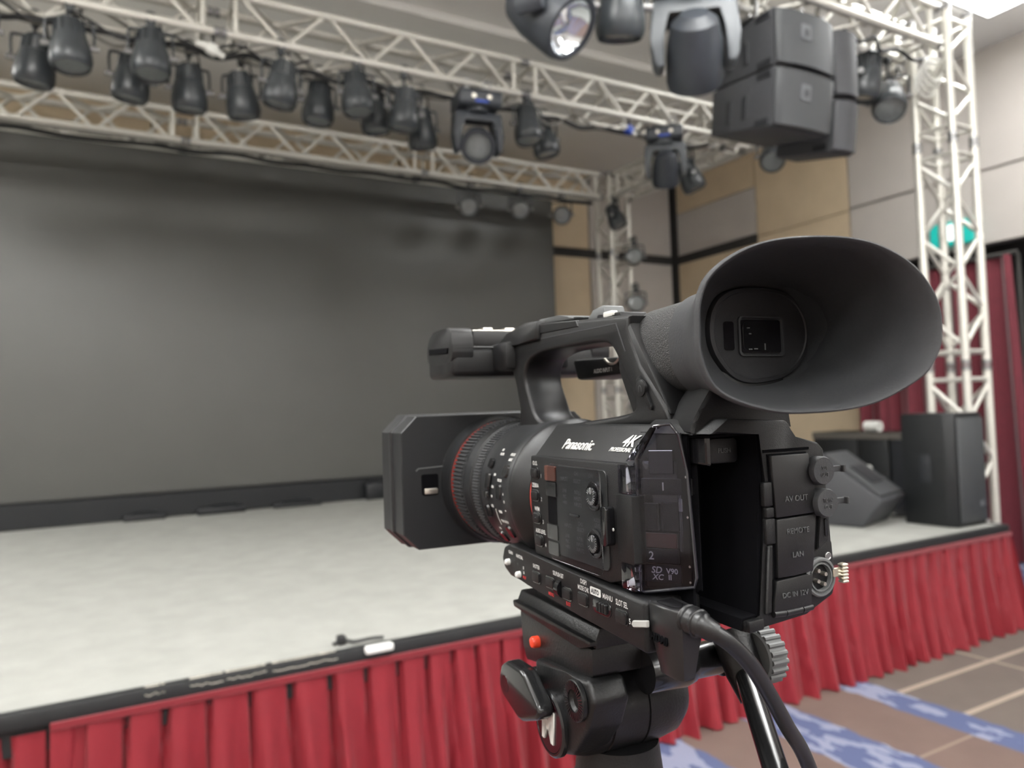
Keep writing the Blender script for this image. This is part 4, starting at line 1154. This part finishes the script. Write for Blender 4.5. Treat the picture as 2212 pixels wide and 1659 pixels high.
# --- lens hood
def hood_loop(v, g, ch):
    u0, u1, w0, w1 = 146 - g, 306 + g, -101 - g * .6, -1 + g * .6
    return [(u0 + ch, v, w1), (u1 - ch, v, w1), (u1, v, w1 - ch), (u1, v, w0 + ch), (u1 - ch, v, w0), (u0 + ch, v, w0), (u0, v, w0 + ch), (u0, v, w1 - ch)]
bm = nb()
inner = [Vector((AX[0] + 42 * math.cos(R(67.5 - 45 * k)) , 548, AX[1] + 42 * math.sin(R(67.5 - 45 * k)))) for k in range(8)]
inner = inner[-1:] + inner[:-1]
loft(bm, [hood_loop(545, -6, 9), hood_loop(545, -.6, 12), hood_loop(546, 0, 12), hood_loop(568, .6, 12.5), hood_loop(569, 2.2, 13), hood_loop(574, 2.4, 13), hood_loop(575, 1.2, 13), hood_loop(592, 3.0, 13.5), hood_loop(594, 2, 13.5), hood_loop(593, -2, 12), hood_loop(549, -6, 10)], True, False)
hood = part('lens_hood', bm, 'hood', smooth=20)
bm = nb(); prism(bm, rpoly(161, -60.5, 174, -44.8, 1.5), 'v', 544.2, 545.2, .2, 1); part('shutter_slot', bm, 'bay', hood)
bm = nb(); prism(bm, rpoly(162.5, -59.6, 172.8, -55.4, .8), 'v', 542.4, 544.8, .6, 2); part('shutter_lever', bm, 'metal', hood)
bm = nb(); prism(bm, [(156.5, -41.6), (158.5, -39.8), (182, -38.8), (182, -39.6), (159, -40.7), (157.2, -42.4)], 'v', 544.2, 545.2); part('hood_rib', bm, 'grey_plastic', hood)

# --- carrying handle: side profile with the grip opening
def curve_prism(name, outer, holes, u0, u1, bev, mt, parent=camc):
    cu = bpy.data.curves.new(name, 'CURVE'); cu.dimensions = '2D'; cu.fill_mode = 'BOTH'
    for pts in [outer] + holes:
        s = cu.splines.new('POLY'); s.points.add(len(pts) - 1)
        for q, p in zip(s.points, pts): q.co = (p[0], p[1], 0, 1)
        s.use_cyclic_u = True
    cu.extrude = (u1 - u0) / 2 - bev; cu.bevel_depth = bev; cu.bevel_resolution = 2; cu.offset = -bev
    o = bpy.data.objects.new(name, cu); C.objects.link(o)
    me = bpy.data.meshes.new_from_object(o.evaluated_get(bpy.context.evaluated_depsgraph_get()))
    bpy.data.objects.remove(o); bpy.data.curves.remove(cu)
    bm = nb(); bm.from_mesh(me); bpy.data.meshes.remove(me)
    bmesh.ops.remove_doubles(bm, verts=bm.verts[:], dist=.02)
    uc = (u0 + u1) / 2
    for v in bm.verts: v.co = Vector((uc + v.co.z, v.co.x, v.co.y))
    return part(name, bm, mt, parent, 40)
def smooth2(pts, k=4): return [(p.x, p.y) for p in spline([(a, b, 0) for a, b in pts], k, True)]
h_out = [(478, -12), (476, 2), (482, 20), (487, 30), (503, 40), (503, 50), (480, 53), (458, 58.5), (444, 58.6), (393, 53.6), (345, 50.2), (332, 48.4), (334, 42), (323, 22), (311, 9.5), (303, 0), (300, -8), (318, -9), (411, -13), (440, -13)]
h_in = [(466, 22), (459, 8), (451, -3), (436, -8), (415, -9), (375, -6.4), (342, -3.6), (331, -1), (330, 4), (337, 15), (346, 28.5), (353, 35), (364, 37.4), (392, 38), (421, 38.6), (443, 37.6), (460, 33)]
handle = curve_prism('carry_handle', h_out, [smooth2(h_in, 3)], 213, 242, 2.4, 'shell_top')
bm = nb(); prism(bm, [(506, 45.5), (506, 51), (488, 56), (460, 60.2), (438, 59.2), (438, 46.6), (470, 46.6)], 'u', 210.5, 246, 1.6, 2); part('handle_nose', bm, 'shell_top', handle)
bm = nb(); prism(bm, [(448, 57.6), (440, 50.4), (386, 48.8), (388, 53.2)], 'u', 212.4, 216, .6, 1); part('zoom_panel', bm, 'shell_top', handle)
bm = nb(); prism(bm, [(452, 59.0), (400, 55.0), (398, 56.8), (420, 60.4), (448, 61.2)], 'u', 217, 241, 1.2, 2); part('zoom_rocker', bm, 'grey_plastic', handle)
bm = nb(); prism(bm, [(402, 53), (392, 60), (380, 61.4), (376, 52)], 'u', 226, 241, 1.2, 2); part('record_button', bm, 'grey_plastic', handle)
bm = nb(); prism(bm, [(372, 51.5), (371, 54.0), (346, 52.6), (345, 49.8)], 'u', 217, 234, .5, 1); part('top_cover', bm, 'shell', handle)
bm = nb(); prism(bm, rpoly(352, 51.2, 362, 54.2, 1), 'u', 215.6, 219, .5, 2); part('strap_button', bm, 'white_plug', handle)
bm = nb(); prism(bm, [(440, 47.0), (438, 47.6), (344, 46.2), (336, 30), (336.9, 29.8), (344.9, 45.5)], 'u', 212.8, 213.4); part('panel_line', bm, 'rubber', handle)
# headphone cap on the rear leg
a0 = math.atan2(-2.1 - 13.8, 312.6 - 323.2)
bm = nb()
dirv = Vector((math.cos(a0), math.sin(a0))); nrm = Vector((-dirv.y, dirv.x)); base = Vector((323.2, 13.8))
capp = [base + dirv * a + nrm * b for a, b in ((-2, 2), (-2, -2), (1, -2), (3, -3.4), (6.5, -3.4), (8.5, -1.6), (17, -1.6), (18.6, 0), (17, 1.6), (8.5, 1.6), (6.5, 3.4), (3, 3.4), (1, 2))]
prism(bm, [(p.x, p.y) for p in capp], 'u', 211.6, 214, .6, 2); hp = part('headphone_cap', bm, 'shell', handle)
c_ = base + dirv * 4.8
bm = nb(); lathe(bm, (211.8, c_.x, c_.y), (-1, 0, 0), [(0, 4.4), (.9, 4.2), (1.1, 3.6), (1.1, 0)], 24); part('cap_button', bm, 'shell_top', hp)
side_text('∩', c_.x, c_.y - .4, 210.6, 5, 'engrave', hp)
# audio input block seen through the grip, on the far side of the handle
bm = nb(); prism(bm, [(476, 36), (405, 33), (402, 27), (408, 21.5), (470, 21)], 'u', 256, 290, 2.5, 2); xl = part('audio_input_block', bm, 'shell')
side_text('AUDIO INPUT 1', 432, 25.6, 255.4, 4.0, 'print', xl, sx=.85)
bm = nb(); tube(bm, spline([(254.8, 428, 33), (254.6, 422, 29.6), (254.6, 415, 29.4), (254.8, 408, 33)], 6), .9, 8); part('input_ring', bm, 'metal', xl)
bm = nb(); lathe(bm, (256, 410, 29), (-1, 0, 0), [(0, 3), (.8, 2.6), (.9, 0)], 20); part('input_mark', bm, 'gloss', xl)

# --- folded monitor block at the front of the handle
bm = nb(); box(bm, (174.5, 505, 27), (305, 563, 48), 4, 3)
lcd = part('monitor_block', bm, 'shell')
for u0, u1 in ((174.4, 191), (289, 305.1)):
    bm = nb(); prism(bm, smooth2([(505, 40), (505, 55), (508, 61), (516, 63), (548, 62.5), (560, 58), (563.5, 50), (563, 40), (540, 37), (515, 37)], 3), 'u', u0, u1, 2.0, 2); part('monitor_hinge', bm, 'shell_top', lcd)
bm = nb(); box(bm, (193, 511, 45), (287, 562, 61), 2.5, 2); part('monitor_lid', bm, 'shell_top', lcd)
bm = nb(); prism(bm, [(513, 43.8), (557, 46.3), (557, 50.9), (512, 48.0)], 'u', 173.4, 175.5, .5, 1); part('monitor_slot', bm, 'bay', lcd)
bm = nb(); box(bm, (176, 504.2, 46.6), (217, 506, 48.6), .6, 1); part('monitor_trim', bm, 'shell_top', lcd)
bm = nb(); box(bm, (206, 480, 30), (256, 512, 50), 3, 2); part('handle_neck', bm, 'shell', lcd)
bm = nb(); box(bm, (197, 520, 60.5), (250, 552, 62.5), .6, 1); shoe = part('accessory_shoe', bm, 'metal', lcd)
for u in (211, 229):
    bm = nb(); box(bm, (u - 4, 524, 62), (u + 4, 548, 64.8), .8, 1); part('shoe_rail', bm, 'metal', shoe)
bm = nb(); cyl(bm, (214, 499, 40.5), (214, 499, 46), 3.6, n=20); part('lock_knob', bm, 'gloss', lcd)

# --- viewfinder
def superloop(cu, cw, a, b, v, n=64, e=2.6, tilt=0.0):
    out = []
    for k in range(n):
        t = math.pi - 2 * math.pi * k / n
        c, s = math.cos(t), math.sin(t)
        out.append(Vector((cu + a * math.copysign(abs(c) ** (2 / e), c), v, cw + b * math.copysign(abs(s) ** (2 / e), s))))
    return out
bm = nb()
loft(bm, [superloop(243, 28.5, 24, 22.5, 340), superloop(243, 29, 25.8, 24.2, 336), superloop(243, 29.5, 26.4, 25, 300), superloop(242, 29.5, 26, 24, 288)], True, True)
evf = part('viewfinder_tube', bm, 'grain')
bm = nb(); prism(bm, [(334, 46), (300, -4), (330, -10), (346, 20), (348, 48)], 'u', 214, 252, 2, 2); part('viewfinder_mount', bm, 'shell_top', evf)
rim_pts = [(182.0, 236.0, 30), (182.4, 235.8, 38), (183.8, 235.1, 44.5), (186.4, 233.6, 50.2), (192.1, 230.6, 56), (200.6, 226.1, 61), (210.7, 220.6, 63.6), (223.5, 213.7, 63.9), (235.5, 207.3, 62.4), (245.2, 202.1, 58.6), (254.1, 197.3, 51.6),
           (259.7, 194.3, 43), (262.5, 192.8, 34.5), (263.0, 192.6, 26.9), (261.7, 193.2, 18.0), (257.0, 195.7, 9.3), (249.2, 199.9, 3.3), (240.3, 204.7, -1.4), (229.9, 210.3, -3.9), (216.2, 217.7, -4.6), (207.9, 222.1, -4.0), (199.7, 226.5, -1.7), (192.0, 230.6, 1.8), (186.6, 233.5, 6.6), (183.5, 235.2, 13.9), (182.0, 236.1, 22.0)]
ep_pts = [(212.0, 31), (212.4, 37), (214.5, 43.2), (219.6, 49), (229, 52.8), (242.5, 53.7), (256.6, 52.4), (266.6, 47), (271.4, 39), (272.3, 31), (270, 23.5), (264.6, 16.8), (255, 11.4), (243, 9), (232, 9), (223.5, 12.2), (216.6, 19), (213.2, 25)]
NL = 96
rimc = resample(spline(rim_pts, 6, True), NL)
epc = resample(spline([(a, 267.0, b) for a, b in ep_pts], 6, True), NL)
cen = sum(rimc, Vector()) / NL
cen_e = sum(epc, Vector()) / NL
def scale_loop(lp, c, s, dv=0.0): return [c + (p - c) * s + Vector((0, dv, 0)) for p in lp]
def mixl(A, B, t, tv=None): 
    tv = t if tv is None else tv
    return [Vector((a.x + (b.x - a.x) * t, a.y + (b.y - a.y) * tv, a.z + (b.z - a.z) * t)) for a, b in zip(A, B)]
collar0 = superloop(241, 29.5, 28.5, 25.5, 297, NL, 2.4)
collar1 = superloop(240, 29.5, 31.0, 27.0, 282, NL, 2.3)
outer1 = scale_loop(epc, cen_e, 1.10, 3.0)
rim_o = scale_loop(rimc, cen, 1.0)
rim_b = scale_loop(rimc, cen, 1.0, 1.6)
rim_i = scale_loop(rimc, cen, .958, .3)
rim_t = scale_loop(rimc, cen, .982, -.6)
bm = nb()
loft(bm, [scale_loop(collar0, Vector((241, 297, 29.5)), .9), collar0, scale_loop(collar0, Vector((241, 297, 29.5)), 1.03, -1.2), collar1, mixl(collar1, rim_b, .30, .34), mixl(collar1, rim_b, .62, .66), mixl(collar1, rim_b, .88, .9), rim_b, rim_o, rim_t, rim_i,
          mixl(epc, rim_i, .90, .82), mixl(epc, rim_i, .72, .56), mixl(epc, rim_i, .50, .32), mixl(epc, rim_i, .26, .12), scale_loop(epc, cen_e, 1.05, -.2), scale_loop(epc, cen_e, 1.01, 1.2), scale_loop(epc, cen_e, .99, 5)])
eyecup = part('eyecup', bm, 'rubber', camc, 50)
bm = nb()
loft(bm, [scale_loop(epc, cen_e, .985, 5), scale_loop(epc, cen_e, .985, .8), scale_loop(epc, cen_e, .965, -.6), scale_loop(epc, cen_e, .90, -.9), scale_loop(epc, cen_e, .88, -.4), scale_loop(epc, cen_e, .6, -.2)], False, True)
ep = part('eyepiece', bm, 'eyepiece', eyecup)
VE = 266.6
bm = nb()
fr_o = [Vector((a, VE, b)) for a, b in rpoly(228.6, 21.6, 254.9, 39.8, 2.2)]
c_f = Vector((241.75, VE, 30.7))
loft(bm, [[p for p in fr_o], [p + Vector((0, -.9, 0)) for p in fr_o], [c_f + (p - c_f) * .93 + Vector((0, -1.0, 0)) for p in fr_o], [Vector((c_f.x + (p.x - c_f.x) * .88, VE + 1.2, c_f.z + (p.z - c_f.z) * .84)) for p in fr_o]])
part('window_frame', bm, 'rubber', ep)
bm = nb(); prism(bm, rpoly(230.4, 23.2, 253.2, 38.2, 1), 'v', VE - .35, VE + .4); gl = part('viewfinder_glass', bm, 'evf_glass', ep)
bm = nb(); prism(bm, rpoly(231.2, 24.2, 244.5, 37.4, 2.5), 'v', VE - .55, VE - .3, .1, 1); part('inner_lens', bm, 'gloss', gl)
bm = nb()
for a, b, c, d in ((234, 24.4, 236, 25.0), (237, 24.6, 239.2, 25.2), (243.2, 24.4, 243.8, 27.4), (233.4, 34.2, 235, 34.6), (234.4, 31.5, 235.8, 32.0)): box(bm, (a, VE - .75, b), (c, VE - .5, d))
o = part('screen_glint', bm, 'print_grey', gl, 0); o['kind'] = 'stuff'
bm = nb(); prism(bm, rpoly(220.6, 24.2, 226.2, 37.2, 1.2), 'v', VE - .35, VE + .5); part('sensor_window', bm, 'evf_glass', ep)

# ================================================================ HDMI CABLE
HO = (192.0, 268.0, -98.0)
hd = mm_empty('hdmi_cable', HO)
def hpart(name, bm, mt, parent=hd, smooth=35): return obj(name, bm, M[mt], parent, smooth, HO)
bm = nb()
top = [(188.5, 287), (186.5, 283), (186.5, 268), (189, 263), (199, 263), (202, 287)]
bot = [(189.5, 281), (188.2, 279), (188.2, 267.5), (190, 264.5), (195.5, 264.5), (198, 281)]
def lp(poly, w, s=1.0):
    c = Vector((sum(p[0] for p in poly) / len(poly), sum(p[1] for p in poly) / len(poly), 0))
    return [Vector((c.x + (a - c.x) * s, c.y + (b - c.y) * s, w)) for a, b in poly]
loft(bm, [lp(top, -86.2, .86), lp(top, -86.4, .93), lp(top, -87.2, 1.0), lp(top, -96), lp(bot, -115.2), lp(bot, -116.2, .93)], True, True)
plug = hpart('plug_housing', bm, 'plug_black')
bm = nb(); loft(bm, [lp(top, -86.0, .62), lp(top, -86.1, .58), lp(top, -86.3, .5)], True, True); hpart('plug_inset', bm, 'gloss', plug)
bm = nb(); prism(bm, [(186.3, 272), (187.2, 272), (188.6, 272), (188.6, 273)], 'w', -95, -94.8); bm.free()
lettering('HDMI', L3(186.6, 277.0, -101.0, HO), (0, -1, 0), (.08, 0, 1), 0.0050, M['bay'], plug, 0.0004, 0.15, 0.0001, 1.0)
bm = nb(); cyl(bm, (196, 285, -92), (196, 298, -92), 4, n=12); hpart('plug_tip', bm, 'metal', plug)
cpts = [(193.0, 264.5, -90.0), (193.6, 258.5, -90.6), (195.2, 254.5, -92.0), (203.5, 251.5, -98.2), (213.5, 252.5, -107.5), (224, 256.5, -119), (244.5, 265, -145), (265.6, 274, -172.6), (300, 290, -240), (345, 330, -420), (380, 370, -760), (390, 400, -1250), (420, 440, -1388), (560, 520, -1394), (900, 600, -1394)]
sp_ = spline(cpts, 8)
bm = nb(); tube(bm, sp_, 3.55, 14); hpart('cable', bm, 'plug_black')
rel_pts = sp_[0:20]
bm = nb(); tube(bm, rel_pts, [6.2 if (i % 4 < 2 and i < 12) else (5.6 if i < 14 else 4.9 - .1 * (i - 14)) for i in range(20)], 16); hpart('strain_relief', bm, 'plug_black')
tag(hd, 'thick black video cable plugged into the back of the camcorder, hanging down', 'cable')

# ================================================================ TRIPOD
TO = (232.0, 392.0, -1400.0)
tri = mm_empty('tripod', TO)
def tpart(name, bm, mt, parent=tri, smooth=35): return obj(name, bm, M[mt], parent, smooth, TO)
# sliding plate between head and camcorder
bm = nb(); box(bm, (203, 358, -123.5), (246, 438, -98.6), 2.0, 2); tpart('camera_wedge', bm, 'tripod')
bm = nb(); prism(bm, [(197, -123.5), (200, -117), (248, -117), (252, -123.5), (252, -128), (197, -128)], 'v', 352, 455, 1.2, 2); qp = tpart('quick_plate', bm, 'tripod')
bm = nb(); prism(bm, [(455, -123), (453, -127), (364, -130.5), (352, -126), (352, -123.5)], 'u', 193.5, 199, 1.0, 2); tpart('plate_rail', bm, 'tripod', qp)
bm = nb()
prism(bm, [(448, -128), (445, -150), (440, -158), (362, -146), (354, -143), (354, -128)], 'u', 195.5, 250, 1.5, 2); block = tpart('plate_clamp', bm, 'tripod')
bm = nb(); lathe(bm, (196, 421, -141.5), (-1, 0, 0), [(0, 3.6), (4.0, 3.6), (5.2, 3.0), (5.6, 0)], 24); tpart('release_button', bm, 'orange', block)
# tilt drum, axis to the right
bm = nb()
TA = (0, 392, -172)
lathe(bm, (0, TA[1], TA[2]), (1, 0, 0), [(192, 0), (192, 21), (194, 24), (204, 27), (214, 27.4), (214.4, 26.4), (215.2, 26.4), (215.6, 27.4), (237, 27.4), (237.4, 26.4), (238.2, 26.4), (238.6, 27.4), (252, 27), (263, 25), (270, 20), (272, 0)], 56)
drum = tpart('tilt_drum', bm, 'tripod')
bm = nb(); prism(bm, [(418, -150), (376, -146), (352, -143), (346, -154), (354, -170), (372, -190), (398, -200), (416, -192)], 'u', 191, 214, 3, 3); tpart('drum_cheek', bm, 'tripod', drum)
bm = nb(); lathe(bm, (191.5, 394, -180), (-1, 0, 0), [(0, 18.5), (3, 18.5), (4, 17.2), (4, 16.2), (3.2, 15.8), (3.2, 0)], 40); bd = tpart('badge_ring', bm, 'tripod_gloss', drum)
bm = nb(); lathe(bm, (188.2, 394, -180), (-1, 0, 0), [(0, 15.7), (.5, 15.5), (.5, 0)], 40); tpart('badge_face', bm, 'disc', bd)
lettering('M', L3(187.2, 394.5, -181.5, TO), (0, -1, 0), (0, 0, 1), 0.025, M['white_plug'], bd, 0.0004, 0.1, 0.0007, 0.85)
bm = nb()
RC = Vector((190.6, 362.5, -156.5))
lathe(bm, RC, (-1, 0, 0), [(0, 11), (2.2, 11), (2.6, 10.4), (2.0, 6.0), (1.0, 5.2), (.2, 4.6), (.2, 0)], 40); ros = tpart('rosette', bm, 'tripod', drum)
bm = nb()
for k in range(36):
    a = 2 * math.pi * k / 36
    rot = Matrix.Rotation(-a, 3, 'X')
    c = RC + Vector((-2.5, 8.2 * math.sin(a), 8.2 * math.cos(a)))
    box(bm, c - Vector((.5, .32, 2.2)), c + Vector((.35, .32, 2.2)), 0, 1, rot)
o = tpart('rosette_teeth', bm, 'tripod_gloss', ros); o['kind'] = 'stuff'
# locking lever on the left
bm = nb(); cyl(bm, (205, 420, -161), (184, 420, -161), 4.2, n=20)
for k in range(4): lathe(bm, (196 - 2.4 * k, 420, -161), (-1, 0, 0), [(0, 4.2), (0, 5.0), (1.2, 5.0), (1.2, 4.2)], 20)
lev = tpart('lever_shaft', bm, 'tripod_gloss')
bm = nb(); prism(bm, [(441, -165), (437, -157), (428, -152), (408, -151.5), (403, -153), (385, -165), (383, -170), (387, -174), (408, -182), (414, -182), (437, -175.5), (441, -171)], 'u', 176.5, 187, 2.5, 3); tpart('lock_lever', bm, 'tripod_gloss', lev)
bm = nb(); lathe(bm, (177.2, 431, -167), (-1, 0, 0), [(0, 5.5), (.8, 5.2), (.8, 0)], 24); tpart('lever_cap', bm, 'gloss', lev)
# right side arm, clamp knob and pan bar
bm = nb(); lathe(bm, (0, 352, -144), (1, 0, 0), [(226, 0), (226, 12), (250, 12.5), (256, 11), (258, 9.6), (276, 9.6), (277, 11), (288, 11), (288, 0)], 36); arm = tpart('bar_socket', bm, 'tripod_gloss')
bm = nb(); lathe(bm, (0, 330, -139), (1, 0, 0), [(283, 0), (283, 13), (284, 14), (294, 14), (296, 12.5), (296, 0)], 40)
for k in range(20):
    a = 2 * math.pi * k / 20
    cyl(bm, (284, 330 + 14 * math.cos(a), -139 + 14 * math.sin(a)), (294.5, 330 + 14 * math.cos(a), -139 + 14 * math.sin(a)), 1.5, n=8)
tpart('clamp_knob', bm, 'grey_plastic', arm)
bm = nb(); tube(bm, [(276, 340, -126), (277, 330, -146), (277, 322, -158)], [11, 10.5, 8.6], 24); tpart('bar_clamp', bm, 'tripod', arm)
bm = nb(); tube(bm, [(277, 335, -138), (272, 312, -158), (236, 251, -152)], 5.9, 20); bm.free()
bm = nb(); tube(bm, [(274, 326, -146), (250, 283, -164), (218, 226, -188), (190, 176, -209)], 6.0, 24); pb = tpart('pan_bar', bm, 'tripod_gloss')
bm = nb(); tube(bm, [(204, 201, -198.5), (196, 187, -204.4), (150, 104, -239), (146, 97, -242)], [7, 9, 9.5, 8], 20); tpart('bar_grip', bm, 'rubber', pb)
# head base, bowl and legs
bm = nb(); lathe(bm, (232, 392, 0), (0, 0, 1), [(-258, 0), (-258, 34), (-232, 36), (-226, 32), (-214, 26), (-196, 24), (-190, 0)], 48); tpart('head_base', bm, 'tripod')
bm = nb(); tube(bm, spline([(262, 372, -236), (274, 352, -230), (286, 340, -238), (292, 336, -262)], 6), 5, 12); tpart('pan_lock', bm, 'tripod_gloss')
bm = nb(); lathe(bm, (232, 392, 0), (0, 0, 1), [(-330, 0), (-330, 30), (-300, 46), (-262, 48), (-258, 44), (-258, 0)], 48); tpart('bowl', bm, 'tripod')
for k in range(3):
    a = R(95 + 120 * k)
    d_ = Vector((math.cos(a), math.sin(a), 0))
    c0 = Vector((232, 392, -285)) + d_ * 46; c1 = Vector((232, 392, -1392)) + d_ * 420
    bm = nb(); tube(bm, [c0, c0.lerp(c1, .5)], 15, 16); lg = tpart('leg', bm, 'tripod')
    bm = nb(); tube(bm, [c0.lerp(c1, .46), c0.lerp(c1, .5)], 19, 16); tpart('leg_lock', bm, 'tripod_gloss', lg)
    bm = nb(); tube(bm, [c0.lerp(c1, .48), c1], 11, 16); tpart('leg_extension', bm, 'grey_plastic', lg)
    bm = nb(); lathe(bm, c1, (0, 0, 1), [(-8, 0), (-8, 22), (4, 20), (16, 12), (16, 0)], 20); tpart('rubber_foot', bm, 'rubber', lg)
tag(tri, 'black fluid head video tripod carrying the camcorder', 'tripod')
